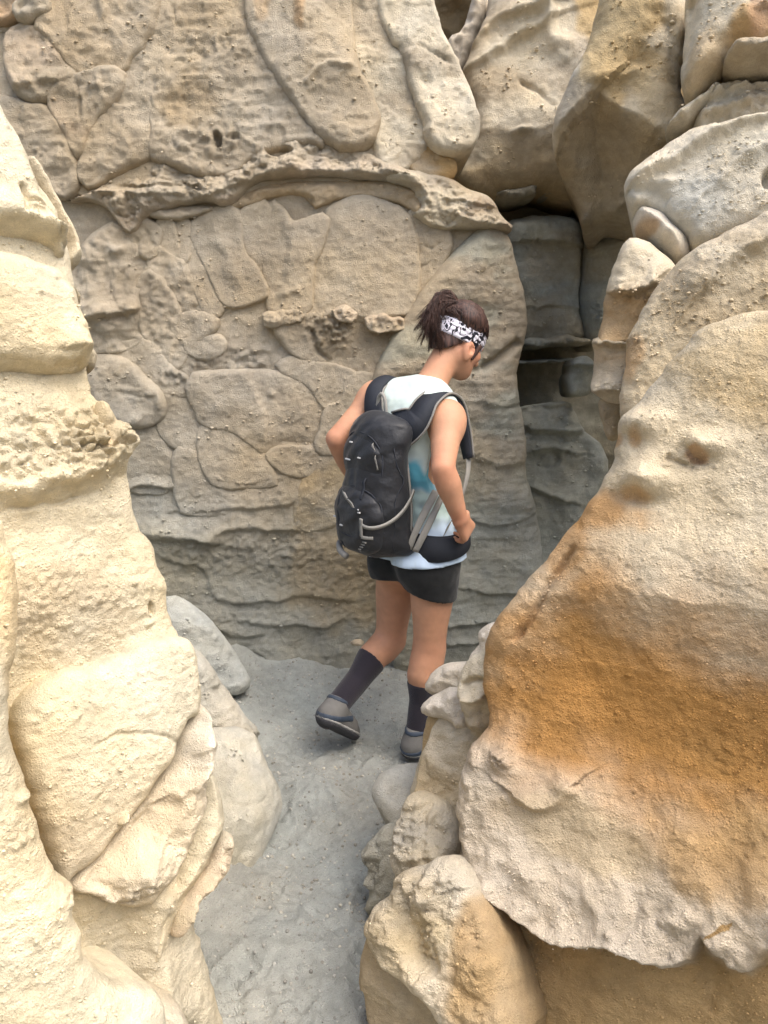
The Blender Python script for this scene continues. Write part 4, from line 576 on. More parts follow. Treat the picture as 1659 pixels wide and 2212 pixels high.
# ------------------------------------------------------------------ bodies as distance fields, meshed with surface nets
class Field:
    def __init__(s, lo, hi, h):
        s.lo = np.array(lo, float); s.h = h; s.n = np.ceil((np.array(hi)-s.lo)/h).astype(int)+1
        s.F = np.full(s.n, .3, np.float32)
    def box(s, lo, hi, pad):
        a = np.clip(np.floor((lo-pad-s.lo)/s.h).astype(int), 0, s.n-1); b = np.clip(np.ceil((hi+pad-s.lo)/s.h).astype(int)+1, 1, s.n)
        ax = [s.lo[i]+s.h*np.arange(a[i], b[i]) for i in range(3)]; X = np.stack(np.meshgrid(*ax, indexing='ij'), -1)
        return (slice(a[0], b[0]), slice(a[1], b[1]), slice(a[2], b[2])), X
    def put(s, sl_, d, k):
        if min(d.shape) == 0: return
        f = s.F[sl_]; d = d.astype(np.float32)
        if k > 0: hh = np.maximum(k-np.abs(f-d), 0)/k; s.F[sl_] = np.minimum(f, d)-hh*hh*k*.25
        else: s.F[sl_] = np.minimum(f, d)
    def cone(s, a, b, ra, rb, k=.03, flat=None):
        a, b = np.asarray(a, float), np.asarray(b, float); r = max(ra, rb); sl_, X = s.box(np.minimum(a, b), np.maximum(a, b), r+k+.02)
        d = b-a; t = np.clip(((X-a)@d)/(d@d), 0, 1); e = X-(a+t[..., None]*d)
        if flat is not None:                                  # squash along one direction
            ax, f = flat; c = e@ax; e = e+(c*(1/f-1))[..., None]*ax
        s.put(sl_, np.sqrt((e*e).sum(-1))-(ra+t*(rb-ra)), k); return s
    def chain(s, pts, k=.03, **kw):
        A = np.array([p for p, _ in pts]); r = max(q for _, q in pts); sl_, X = s.box(A.min(0), A.max(0), r+k+.02); m = None; flat = kw.get('flat')
        for (a, ra), (b, rb) in zip(pts[:-1], pts[1:]):
            a, b = np.asarray(a, float), np.asarray(b, float); d = b-a; t = np.clip(((X-a)@d)/(d@d), 0, 1); ts = t*t*(3-2*t)*.5+t*.5; e = X-(a+t[..., None]*d)
            if flat is not None: ax, f = flat; c = e@ax; e = e+(c*(1/f-1))[..., None]*ax
            dd = np.sqrt((e*e).sum(-1))-(ra+ts*(rb-ra)); m = dd if m is None else np.minimum(m, dd)
        s.put(sl_, m, k); return s
    def ell(s, c, R, axes=None, k=.03):
        c = np.asarray(c, float); R = np.asarray(R, float); sl_, X = s.box(c, c, R.max()+k+.02); e = X-c
        if axes is not None: e = e@np.array(axes).T
        q = e/R; k0 = np.sqrt((q*q).sum(-1)); k1 = np.sqrt(((q/R)**2).sum(-1))+1e-9
        s.put(sl_, np.where(k1 > 1e-6, k0*(k0-1)/k1, -R.min()), k); return s
    def coords(s):
        return np.stack(np.meshgrid(*[s.lo[i]+s.h*np.arange(s.n[i]) for i in range(3)], indexing='ij'), -1)
def surfnet(F, lo, h):
    ins = F < 0; n = np.array(F.shape)
    c = [(i, j, k) for i in (0, 1) for j in (0, 1) for k in (0, 1)]
    sub = lambda A, o: A[o[0]:n[0]-1+o[0], o[1]:n[1]-1+o[1], o[2]:n[2]-1+o[2]]
    cnt = sum(sub(ins, o).astype(np.int8) for o in c); act = (cnt > 0) & (cnt < 8); ids = np.argwhere(act)
    V = np.stack([F[ids[:, 0]+o[0], ids[:, 1]+o[1], ids[:, 2]+o[2]] for o in c], 1); acc = np.zeros((len(ids), 3)); m = np.zeros(len(ids))
    for a in range(8):
        for b in range(a+1, 8):
            if sum(abs(c[a][q]-c[b][q]) for q in range(3)) != 1: continue
            va, vb = V[:, a], V[:, b]; x = (va < 0) != (vb < 0); t = np.where(x, va/(va-vb+1e-12*(va == vb)), 0)
            acc += x[:, None]*(np.array(c[a])+t[:, None]*(np.array(c[b])-np.array(c[a]))); m += x
    P_ = lo+h*(ids+acc/m[:, None]); idx = np.full(act.shape, -1); idx[tuple(ids.T)] = np.arange(len(ids)); Q = []
    for ax in range(3):
        o = [0, 0, 0]; o[ax] = 1; A = ins[:n[0]-o[0], :n[1]-o[1], :n[2]-o[2]]; B = ins[o[0]:, o[1]:, o[2]:]
        e = np.argwhere(A != B); u, v = [(1, 2), (2, 0), (0, 1)][ax]
        e = e[(e[:, u] > 0) & (e[:, v] > 0) & (e[:, u] < n[u]-1) & (e[:, v] < n[v]-1)]
        fl = A[tuple(e.T)]; g = []
        for du, dv in ((-1, -1), (0, -1), (0, 0), (-1, 0)):
            p = e.copy(); p[:, u] += du; p[:, v] += dv; g.append(idx[tuple(p.T)])
        g = np.stack(g, 1); g[~fl] = g[~fl][:, ::-1]; Q.append(g)
    Q = np.vstack(Q); Q = Q[(Q >= 0).all(1)]
    return P_, Q
def relax(v, q, it=1, lam=.5):
    e = np.vstack([q[:, [0, 1]], q[:, [1, 2]], q[:, [2, 3]], q[:, [3, 0]]])
    for _ in range(it):
        s = np.zeros_like(v); m = np.zeros(len(v))
        np.add.at(s, e[:, 0], v[e[:, 1]]); np.add.at(m, e[:, 0], 1); v = v+lam*(s/np.maximum(m, 1)[:, None]-v)
    return v
def net_obj(name, F, lo, h, mat, parent, colfn=None, sm=2, disp=None):
    v, q = surfnet(F, lo, h); v = relax(v, q, sm)
    if disp is not None: v = disp(v)
    return mesh_obj(name, v, q, mat, parent, None if colfn is None else colfn(v))

# ------------------------------------------------------------------ the hiker
FWD = norm([.66, .75, 0]); LFT = np.array([-FWD[1], FWD[0], 0]); UP = np.array([0, 0, 1.])
H = .0055
LS, RS = P(818, 858, 2.96), P(966, 902, 2.735)
NB = P(918, 842, 2.86); HC = P(992, 738, 2.955)
LE, LW = P(727, 948, 2.86), P(800, 1085, 3.05)
RE, RW = P(957, 1012, 2.585), P(993, 1120, 2.625)
RHP, LHP = P(938, 1195, 2.79), P(866, 1188, 2.94)
RK, RA = P(927, 1402, 2.785), P(903, 1578, 2.745)
LK, LA = P(843, 1382, 2.96), P(731, 1520, 2.78)
PEL = (RHP+LHP)/2; CH = (LS+RS)/2-UP*.13-FWD*.0
PERSON = root('person', 'hiker in pale tie-dye tank top, black shorts, dark socks and patterned headband walking away', 'person', (PEL[0], PEL[1], 0))
lo, hi = np.array([-.36, 2.38, -.02]), np.array([.52, 3.32, 1.72])
hf = norm([math.sin(math.radians(56))*math.cos(math.radians(30)), math.cos(math.radians(56))*math.cos(math.radians(30)), -math.sin(math.radians(30))])
hr = norm(np.cross(hf, UP)); hu = np.cross(hr, hf); HAX = [hr, hf, hu]
hp = lambda r, f, u: HC+hr*r+hf*f+hu*u
def torso(B, g=0.0, k=.05):
    up = norm((LS+RS)/2-PEL); across = norm(RS-LS); fw = norm(np.cross(up, across)) ; ax = [across, fw, up]
    B.ell(PEL+up*.0-FWD*.01, (.152+g, .105+g, .12+g), [norm(RHP-LHP), fw, up], k)
    B.ell(PEL+up*.15, (.114+g, .082+g, .15+g), ax, k)
    B.ell(PEL+up*.32, (.126+g, .094+g, .15+g), ax, k)
    B.ell((LS+RS)/2-up*.05, (.148+g, .085+g, .10+g), ax, k)
    for S_, sg in ((LS, -1), (RS, 1)): B.cone(NB-up*.03+across*sg*.03, S_-across*sg*.02, .045+g, .045+g, k)
    return up, across, fw
B0 = Field(lo, hi, H)
tu, ta, tf = torso(B0)
for hip, sg in ((RHP, 1), (LHP, -1)):                                   # buttocks
    B0.ell(hip-tf*.055-tu*.03-ta*sg*.012, (.088, .088, .095), None, .04)
B0.cone(NB-tu*.02, HC-hf*.025-hu*.06, .056, .053, .05)                  # neck
# skull, jaw and face
B0.ell(hp(0, -.012, .028), (.074, .094, .088), HAX, .03); B0.ell(hp(0, .028, -.05), (.056, .062, .062), HAX, .04); B0.cone(hp(0, .055, -.085), hp(0, .07, -.092), .028, .022, .03)
for sg in (-1, 1): B0.cone(hp(.052*sg, .0, -.055), hp(.02*sg, .06, -.09), .022, .02, .03); B0.ell(hp(.045*sg, .062, -.028), (.022, .018, .022), HAX, .02)
B0.cone(hp(0, .088, .0), hp(0, .108, -.032), .009, .013, .015); B0.ell(hp(0, .104, -.034), (.018, .012, .010), HAX, .01)
B0.ell(hp(0, .087, -.06), (.026, .012, .007), HAX, .008); B0.ell(hp(0, .084, -.072), (.022, .012, .007), HAX, .008)
for sg in (-1, 1): B0.cone(hp(.012*sg, .088, .012), hp(.045*sg, .074, .012), .010, .008, .012)
def arm(S_, E, W, k=.03):
    m1 = S_+(E-S_)*.45; m2 = E+(W-E)*.3
    B0.chain([(S_, .058), (m1, .050), (E+(S_-E)*.15, .042), (E, .040), (E+(W-E)*.12, .042), (m2, .044), (W+(E-W)*.25, .033), (W, .027)], k)
    B0.ell(S_+(E-S_)*.12, (.06, .06, .07), None, .04)
arm(RS, RE, RW); arm(LS, LE, LW)
# right hand closed on the hip belt, left hand likewise on the far side
def hand(W, dirn, palm, thumb_side, s=1.0):
    dirn = norm(dirn); palm = norm(palm-dirn*np.dot(palm, dirn)); lat = norm(np.cross(dirn, palm))*thumb_side
    kn = W+dirn*.075*s
    for t in (-.026, -.009, .009, .026): B0.cone(W+lat*t*.6+dirn*.008, kn+lat*t*1.15, .016, .0125, .014)
    for t, L_ in ((.032, .9), (.011, 1.05), (-.011, 1.0), (-.031, .8)):
        b0 = kn+lat*t; b1 = b0+(dirn*.75+palm*.65)*.034*L_; b2 = b1+(dirn*-.1+palm*1.0)*.026*L_; b3 = b2+(dirn*-.9+palm*.4)*.02*L_
        B0.chain([(b0, .0098), (b1, .0092), (b2, .0085), (b3, .0075)], .004)
    t0 = W+dirn*.02+lat*.026; t1 = t0+(lat*.7+dirn*.55+palm*.45)*.036; t2 = t1+(dirn*.75+palm*.65)*.03
    B0.chain([(t0, .015), (t1, .0115), (t2, .009)], .008)
hand(RW, norm(RW-RE)*.5+FWD*.45-UP*.25-ta*.05, LFT*.9+FWD*.15-UP*.2, 1, 1.05); hand(LW, norm(LW-LE)*.6+FWD*.6, -LFT*.9, -1)
def leg(hip, kn, an, sg):
    back = -FWD; d = norm(an-kn); bk = norm(back-d*np.dot(back, d)); calf = kn+(an-kn)*.3+bk*.018
    B0.chain([(hip-UP*.02-tf*.01, .088), (hip+(kn-hip)*.45, .080), (kn+(hip-kn)*.2, .064), (kn, .057), (kn+(an-kn)*.12, .057)], .035)
    B0.chain([(kn, .056), (calf, .060), (kn+(an-kn)*.62, .045), (an, .036)], .03)
leg(RHP, RK, RA, 1); leg(LHP, LK, LA, -1)
RFD = norm([.62, .78, 0]); LFD = norm([.46, .70, -.66])
def footbones(B, an, fd, r=1.0, k=.03):
    dn = -UP+fd*np.dot(UP, fd); dn = norm(dn)
    B.chain([(an, .036*r), (an+dn*.05-fd*.02, .034*r)], k); B.chain([(an+dn*.045-fd*.03, .034*r), (an+dn*.055+fd*.08, .036*r), (an+dn*.068+fd*.155, .026*r)], k)
    return dn
for an, fd in ((RA, RFD), (LA, LFD)): footbones(B0, an, fd)
SKIN = vcol('skin', .58, .25, 180, .0025, .3)
SKIN.node_tree.nodes['Principled BSDF'].inputs['Subsurface Weight'].default_value = .12
SKIN.node_tree.nodes['Principled BSDF'].inputs['Subsurface Radius'].default_value = (.02, .008, .004)
# ears
for sg in (-1, 1):
    c = hp(.081*sg, -.006, -.034)
    B0.ell(c, (.013, .022, .034), [norm(hr+hf*-.35*sg*sg), norm(hf+hu*.15), hu], .006); B0.cone(c-hu*.028+hf*.004, c-hu*.034+hf*.006, .008, .007, .006)
XE = B0.coords()
for sg in (-1, 1):
    e_ = (XE-hp(.094*sg, -.001, -.028))@np.array(HAX).T; B0.F = np.maximum(B0.F, -((np.sqrt(((e_/np.array([.011, .011, .019]))**2).sum(-1))-1)*.011)).astype(np.float32)
del XE
def skincol(v):
    c = np.tile([.50, .262, .158], (len(v), 1)); n_ = fbm(v*14, 3)+.5*fbm(v*60, 2); c = c*(1+.13*n_)[:, None]
    for p_, r_ in ((RE, .05), (LE, .05), (RK, .06), (LK, .06), (RW, .06), (hp(.077, 0, -.026), .035), (hp(.05, .06, -.03), .03)):
        a_ = (.55*np.exp(-(((v-p_)/r_)**2).sum(1)))[:, None]; c = c*(1-a_)+np.array([.47, .19, .115])*a_
    m_ = (.25*sstep(.1, .5, fbm(v*5+3, 3)))[:, None]; c = c*(1-m_)+np.array([.55, .31, .20])*m_
    return c
body = net_obj('body', B0.F, B0.lo, H, SKIN, PERSON, skincol, 2)
X = B0.coords()
# eyes
EYE = simple('eye', (.75, .72, .68), .2, .5)
for sg in (-1, 1):
    f2 = Field(hp(.03*sg, .075, .0)-.03, hp(.03*sg, .075, .0)+.03, .003); f2.ell(hp(.031*sg, .074, -.003), (.013, .012, .009), HAX, 0); net_obj('eye', f2.F, f2.lo, .003, EYE, PERSON)

# shorts: the body's own shape let out, cut at waist and legs
def halfspace(X, p, n): return ((X-p)@norm(n)).astype(np.float32)
SF = Field(lo, hi, H); torso(SF, .004)
for hip, kn, sg in ((RHP, RK, 1), (LHP, LK, -1)):
    SF.ell(hip-tf*.058-tu*.03-ta*sg*.010, (.098, .096, .104), None, .04)
    SF.chain([(hip-UP*.02-tf*.01, .103), (hip+(kn-hip)*.52, .094)], .035)
s = np.maximum(SF.F, halfspace(X, PEL+UP*.11, tu))
hemR = RHP-UP*.150; hemL = LHP-UP*.105
dR = halfspace(X, hemR, -UP-ta*.22-tf*.10); dL = halfspace(X, hemL, -UP+ta*.15-tf*.12)
side = (X-(RHP+LHP)/2)@norm(RHP-LHP)
s = np.maximum(s, np.where(side > 0, dR, dL))
SHORT = simple('black_knit', (.012, .013, .014), .8, .25, .25, 500, .15)
net_obj('shorts', s, lo, H, SHORT, PERSON, None, 2, lambda v: v+.003*np.column_stack([fbm(v*18, 2), fbm(v*18+9, 2), 0*v[:, 0]]))
# tank top, loose over the hips
TF = Field(lo, hi, H); up_, ac_, fw_ = tu, ta, tf
TF.ell(PEL+tu*.02, (.166, .125, .19), [ta, tf, tu], .06); TF.ell(PEL+tu*.2, (.128, .098, .17), [ta, tf, tu], .06); TF.ell(PEL+tu*.34, (.138, .104, .15), [ta, tf, tu], .05); TF.ell((LS+RS)/2-tu*.055, (.138, .093, .105), [ta, tf, tu], .05)
for S_, sg in ((LS, -1), (RS, 1)): TF.cone(NB-tu*.025+ta*sg*.03, S_-ta*sg*.045, .063, .056, .04)
hh_ = np.maximum(.05-np.abs(TF.F-(SF.F-.014)), 0)/.05; s = np.minimum(TF.F, SF.F-.014)-hh_*hh_*.05*.25; s = np.maximum(s, halfspace(X, PEL-tu*.002, -tu+ta*.02-tf*.02))
nk = np.sqrt((((X-(NB+tu*.118+tf*.055))/np.array([1, 1, 1]))**2).sum(-1))-.088; s = np.maximum(s, -nk.astype(np.float32))
for S_, sg in ((LS, -1), (RS, 1)):                                       # deep armholes
    c0 = S_+ta*sg*.022; c1_ = S_-tu*.185+ta*sg*.05-tf*.02; d_ = c1_-c0; t = np.clip(((X-c0)@d_)/(d_@d_), 0, 1); a = np.sqrt(((X-c0-t[..., None]*d_)**2).sum(-1))-(.060+.046*t); s = np.maximum(s, -a.astype(np.float32))
CLOTH = vcol('tie_dye_jersey', .85, .15, 300, .003, .15, .2)
def shirtcol(v):
    t = (v-PEL)@tu; f_ = (v-PEL)@tf; n_ = fbm(v*9, 3)*.06
    c = np.tile([.52, .60, .555], (len(v), 1))
    def mixin(a, col): return c*(1-a[:, None])+np.array(col)*a[:, None]
    c = mixin(sstep(.40, .30, t+n_), (.50, .62, .68)); c = mixin(sstep(.37, .34, t+n_)*sstep(.24, .28, t+n_)*.95, (.09, .36, .46)); c = mixin(sstep(.05, -.03, f_)*sstep(.33, .3, t+n_)*sstep(.2, .24, t+n_)*.5, (.03, .06, .09)); c = mixin(sstep(.26, .23, t+n_)*sstep(.13, .19, t+n_)*.8, (.40, .52, .48))
    c = mixin(sstep(.15, .10, t+n_), (.48, .60, .74)); c = mixin(sstep(.02, .08, f_)*sstep(.38, .3, t)*sstep(.05, .12, t)*.7, (.20, .52, .68)); c = mixin(sstep(.35, .6, fbm(v*np.array([30, 30, 12]), 2))*.35*sstep(.3, .2, t), (.40, .50, .56)); return c
def wrinkle(v):
    a = (v@ta)*38+(v@tu)*26; r = .0045*np.sin(a+3*fbm(v*9, 2))*sstep(.36, .2, (v-PEL)@tu)+.006*fbm(v*11, 3); nr = v-(PEL+tu*((v-PEL)@tu)[:, None]); nr /= np.linalg.norm(nr, axis=1)[:, None]+1e-6; return v+nr*r[:, None]
net_obj('tank_top', s, lo, H, CLOTH, PERSON, shirtcol, 2, wrinkle)
# socks and shoes
SOCK = simple('sock_knit', (.030, .026, .034), .9, .15, .4, 700, .2)
UPPER = simple('shoe_mesh', (.17, .165, .155), .85, .2, .5, 600); STRIPE = simple('shoe_overlay', (.045, .06, .085), .6, .3, .2, 300); SOLE = simple('shoe_rubber', (.055, .055, .06), .8, .2, .4, 120); TREAD = simple('shoe_midsole', (.42, .41, .39), .8)
for kn, an, fd, top in ((RK, RA, RFD, .40), (LK, LA, LFD, .34)):
    f2 = Field(np.minimum(kn, an)-.12, np.maximum(kn, an)+.12, .005); d = an-kn; bk = norm(-FWD-norm(d)*np.dot(-FWD, norm(d)))
    f2.chain([(kn, .060), (kn+d*.3+bk*.018, .0635), (kn+d*.62, .0490), (an, .046), (an+norm(d)*.06, .050)], .03)
    XX = f2.coords(); s = np.maximum(f2.F, -halfspace(XX, kn+d*top, d)); net_obj('sock', s, f2.lo, .005, SOCK, PERSON)
    dn = -UP+fd*np.dot(UP, fd); dn = norm(dn); lt = np.cross(UP, fd); lt = norm(lt)
    g = Field(an-.24, an+.26, .005)
    g.chain([(an+dn*.0-fd*.004, .046), (an+dn*.045-fd*.022, .046)], .03); g.chain([(an+dn*.05-fd*.03, .044), (an+dn*.05+fd*.05, .05), (an+dn*.062+fd*.12, .046), (an+dn*.07+fd*.165, .034)], .03, flat=(lt, .92)); g.cone(an+dn*.005-fd*.035, an-dn*.03-fd*.036, .022, .016, .02)
    XX = g.coords(); hs = halfspace(XX, an+dn*.082, dn); colr = -halfspace(XX, an-dn*.022, dn)
    upf = np.maximum(np.maximum(g.F, hs), colr+0); sh = net_obj('shoe', upf, g.lo, .005, UPPER, PERSON)
    so_ = np.maximum(np.maximum(g.F-.007, halfspace(XX, an+dn*.100, dn)), -halfspace(XX, an+dn*.076, dn)); sole = net_obj('sole', so_, g.lo, .005, SOLE, sh)
    mid = np.maximum(np.maximum(g.F-.004, halfspace(XX, an+dn*.077, dn)), -halfspace(XX, an+dn*.066, dn)); net_obj('midsole', mid, g.lo, .005, TREAD, sh)
    band = np.abs((XX-(an+dn*.048))@norm(dn+fd*.25))-.011; net_obj('overlay', np.maximum(np.maximum(g.F-.0035, band), halfspace(XX, an+fd*.08, fd)), g.lo, .005, STRIPE, sh)
    net_obj('collar', np.maximum(np.maximum(g.F-.003, -halfspace(XX, an-dn*.02, dn)), halfspace(XX, an-dn*.004, dn)), g.lo, .005, STRIPE, sh)
    for kk in range(4):
        lp = an+fd*(.045+.022*kk)+dn*(.0+.009*kk); lv = Field(lp-.05, lp+.05, .003); lv.cone(lp-lt*.022, lp+lt*.022, .0035, .0035, 0); 
        net_obj('lace', lv.F, lv.lo, .003, TREAD, sh)

# hair: cap, crown swell, nape, pony tail strands
HAIR, N_, L_, B_ = newmat('dark_brown_hair'); B_.inputs['Roughness'].default_value = .6; B_.inputs['Specular IOR Level'].default_value = .4
tc = N_.new('ShaderNodeTexCoord'); mpn = N_.new('ShaderNodeMapping'); mpn.inputs['Scale'].default_value = (160, 160, 18); nz = N_.new('ShaderNodeTexNoise'); nz.inputs['Scale'].default_value = 1; nz.inputs['Detail'].default_value = 4
rp = N_.new('ShaderNodeValToRGB'); rp.color_ramp.elements[0].position = .3; rp.color_ramp.elements[0].color = (.012, .007, .006, 1); rp.color_ramp.elements[1].position = .72; rp.color_ramp.elements[1].color = (.105, .052, .038, 1)
L_.new(tc.outputs['Object'], mpn.inputs['Vector']); L_.new(mpn.outputs[0], nz.inputs['Vector']); L_.new(nz.outputs['Fac'], rp.inputs[0]); L_.new(rp.outputs[0], B_.inputs['Base Color'])
bp = N_.new('ShaderNodeBump'); bp.inputs['Strength'].default_value = .6; bp.inputs['Distance'].default_value = .004; L_.new(nz.outputs['Fac'], bp.inputs['Height']); L_.new(bp.outputs[0], B_.inputs['Normal'])
hF = Field(HC-.17, HC+.17, .004); hF.ell(hp(0, -.014, .03), (.081, .101, .096), HAX, .02); hF.ell(hp(.0, -.05, -.045), (.06, .05, .05), HAX, .03); hF.ell(hp(.025, -.035, .085), (.066, .072, .05), HAX, .03); hF.ell(hp(.072, -.03, .066), (.028, .05, .03), HAX, .025)
XX = hF.coords(); e = (XX-HC)@np.array(HAX).T
cut = np.maximum((e[..., 1]-.052-.35*(e[..., 2]-.02)), -(e[..., 2]+.030-.0*e[..., 1]+np.where(e[..., 1] < -.015, .055, 0)*1.0)); 
nape = -(e[..., 2]+.072-.55*(e[..., 1]+.05)); hcut = -(e[..., 2]-np.where(e[..., 1] > -.032, -.004, -.022+1.05*(e[..., 1]+.032))); 
hs_ = np.maximum(hF.F, np.maximum((e[..., 1]-.058-.35*(e[..., 2]-.02)), hcut).astype(np.float32))
hair = net_obj('hair', hs_, hF.lo, .004, HAIR, PERSON, None, 2, lambda v: v+.0035*np.column_stack([fbm(v*np.array([70, 70, 20]), 2)]*3))
for sg in (-1, 1): side_b = Field(HC-.17, HC+.17, .004); side_b.cone(hp(.071*sg, .035, .0), hp(.070*sg, .033, -.05), .014, .006, .01); net_obj('sideburn', side_b.F, side_b.lo, .004, HAIR, hair)
def tubes(name, curves, mat, parent, sides=5):
    V, Fc = [], []
    for pts, rad in curves:
        pts = np.asarray(pts, float); n = len(pts); tg = np.gradient(pts, axis=0); b0 = len(V)
        for i_ in range(n):
            t = norm(tg[i_]); a = norm(np.cross(t, [.31, .2, .93])); c_ = np.cross(t, a)
            for k_ in range(sides):
                w_ = 2*math.pi*k_/sides; V.append(pts[i_]+rad[i_]*(a*math.cos(w_)+c_*math.sin(w_)))
        for i_ in range(n-1):
            for k_ in range(sides): Fc.append((b0+i_*sides+k_, b0+i_*sides+(k_+1) % sides, b0+(i_+1)*sides+(k_+1) % sides, b0+(i_+1)*sides+k_))
        Fc.append(tuple(b0+k_ for k_ in range(sides))[::-1]); Fc.append(tuple(b0+(n-1)*sides+k_ for k_ in range(sides)))
    return mesh_obj(name, np.array(V), Fc, mat, parent)
def bez(pts, n=10):
    pts = [np.asarray(p, float) for p in pts]; t = np.linspace(0, 1, n)[:, None]; out = 0; m = len(pts)-1
    for i_, p in enumerate(pts): out = out+math.comb(m, i_)*t**i_*(1-t)**(m-i_)*p
    return out
cur = []; y0 = 2.93
clumps = [(P(985, 666, y0)+RNG.normal(size=3)*.008, P(962-RNG.random()*26, 588+58*RNG.random(), y0-.03), P(926+14*RNG.random(), 640+40*RNG.random(), y0-.05), P(906+46*RNG.random()**1.4, 680+84*RNG.random(), y0-.06)+RNG.normal(size=3)*.014) for _ in range(34)]
for k_ in range(1000):
    q4 = clumps[k_ % 34]; j = RNG.normal(size=3)*.0042; s4 = RNG.uniform(.8, 1.08)
    cur.append((bez([q4[0]+j*.6, q4[1]+j*1.2, q4[2]+j*1.4, q4[3]*s4+q4[2]*(1-s4)+j*.9], 10), np.linspace(.0017, .0003, 10)))
tubes('ponytail', cur, HAIR, hair, 3)
tie = Field(P(984, 668, 2.93)-.05, P(984, 668, 2.93)+.05, .003); tie.ell(P(985, 667, 2.93), (.018, .018, .02), None, 0); net_obj('hair_tie', tie.F, tie.lo, .003, SHORT, hair)
# combed strands over the crown, drawn back to the tie
cur = []; hcen = hp(.008, -.02, .035); tiep = P(985, 667, 2.93)
for k_ in range(620):
    th = RNG.uniform(0, 2*math.pi); e0 = np.array([.083*math.cos(th), .103*math.sin(th), RNG.uniform(.012, .05)]); tl = np.array(HAX)@(tiep-hcen); ts_ = np.linspace(0, 1, 9)[:, None]
    q_ = e0*(1-ts_)+tl*ts_+RNG.normal(size=3)*.006*np.sin(ts_*3.1); q_ = q_/np.linalg.norm(q_/np.array([.088, .107, .103]), axis=1)[:, None]*RNG.uniform(.975, 1.025)
    if (np.array(HAX).T@e0)[0] < -.2: continue
    cur.append((hcen+q_@np.array(HAX), np.linspace(.0016, .0009, 9)))
tubes('combed_hair', cur, HAIR, hair, 3)
# stray wisps over the crown
cur = []
for k_ in range(40):
    a0 = hp(RNG.uniform(-.03, .06), RNG.uniform(-.07, .05), .10); cur.append((bez([a0, a0+hu*.03+RNG.normal(size=3)*.012, a0-hf*.03+hu*.02+RNG.normal(size=3)*.02], 6), np.linspace(.0009, .0003, 6)))
tubes('loose_hair', cur, HAIR, hair, 3)
# headband
bF = Field(HC-.17, HC+.17, .004); bF.ell(hp(0, -.012, .025), (.088, .106, .10), HAX, .02); XX = bF.coords(); e = (XX-HC)@np.array(HAX).T
zt = e[..., 2]-.012-.05*e[..., 1]; bs = np.maximum(bF.F, np.maximum(zt-.036, -zt-.026)); 
HB, N_, L_, B_ = newmat('printed_headband'); B_.inputs['Roughness'].default_value = .8
tc = N_.new('ShaderNodeTexCoord'); wn = N_.new('ShaderNodeTexNoise'); wn.inputs['Scale'].default_value = 24; wn.inputs['Detail'].default_value = 1; L_.new(tc.outputs['Object'], wn.inputs['Vector'])
vm = N_.new('ShaderNodeVectorMath'); vm.operation = 'MULTIPLY_ADD'; vm.inputs[1].default_value = (.07, .07, .07); L_.new(wn.outputs['Color'], vm.inputs[0]); L_.new(tc.outputs['Object'], vm.inputs[2])
vo = N_.new('ShaderNodeTexVoronoi'); vo.inputs['Scale'].default_value = 15; vo.feature = 'DISTANCE_TO_EDGE'; L_.new(vm.outputs[0], vo.inputs['Vector'])
v2 = N_.new('ShaderNodeTexNoise'); v2.inputs['Scale'].default_value = 30; v2.inputs['Detail'].default_value = 1.5; v2.inputs['Distortion'].default_value = 1.2; L_.new(vm.outputs[0], v2.inputs['Vector'])
r1 = N_.new('ShaderNodeValToRGB'); r1.color_ramp.interpolation = 'LINEAR'; r1.color_ramp.elements[0].position = .012; r1.color_ramp.elements[0].color = (.012, .012, .025, 1); r1.color_ramp.elements[1].position = .035; r1.color_ramp.elements[1].color = (.72, .69, .76, 1); L_.new(vo.outputs['Distance'], r1.inputs[0])
r2 = N_.new('ShaderNodeValToRGB'); r2.color_ramp.elements[0].position = .43; r2.color_ramp.elements[0].color = (.02, .02, .03, 1); r2.color_ramp.elements[1].position = .47; r2.color_ramp.elements[1].color = (1, 1, 1, 1); L_.new(v2.outputs['Fac'], r2.inputs[0])
mm = N_.new('ShaderNodeMix'); mm.data_type = 'RGBA'; mm.blend_type = 'MULTIPLY'; mm.inputs[0].default_value = 1; L_.new(r1.outputs[0], mm.inputs[6]); L_.new(r2.outputs[0], mm.inputs[7]); L_.new(mm.outputs[2], B_.inputs['Base Color'])
hb = net_obj('headband', bs, bF.lo, .004, HB, PERSON, None, 1, lambda v: v+.0016*np.sin(((v-HC)@hu)*420)[:, None]*norm([.5, -.8, .1]))
hb['label'] = 'white headband printed with black swirls'

# ------------------------------------------------------------------ backpack
PK = root('backpack', 'black daypack with grey piping and webbing worn on the hiker\'s back', 'backpack', tuple(PEL+UP*.02-FWD*.2))
bu = norm(tu+FWD*.0); bo = norm(-tf*.92-ta*.12); bo = norm(bo-bu*np.dot(bo, bu)); bl = np.cross(bu, bo)   # up, out of the back, sideways
if np.dot(bl, LFT) < 0: bl = -bl
PC = PEL+tu*.275-tf*.115-ta*.02
pk = lambda l, o_, u_: PC+bl*l+bo*o_+bu*u_
NY = simple('black_nylon', (.010, .011, .014), .55, .45, .35, 90, .1, 0, .3); GRY = simple('grey_webbing', (.27, .26, .235), .75, .3, .3, 500); PIP = simple('grey_piping', (.22, .21, .19), .7, .3); MET = simple('buckle', (.62, .62, .62), .35, .6); STP = simple('padded_strap', (.025, .028, .036), .75, .25, .3, 500)
plo, phi = PC-.42, PC+.42
def crease(v):
    e = v-PC; r_ = .006*(.5-np.abs(fbm(v*np.array([9, 9, 15])+2, 3)))+.0025*np.sin((e@bu)*60+(e@bl)*70+5*fbm(v*7, 2)); return v+r_[:, None]*norm(bo+bl*-.5)
q = Field(plo, phi, .006); AX = [bl, bo, bu]
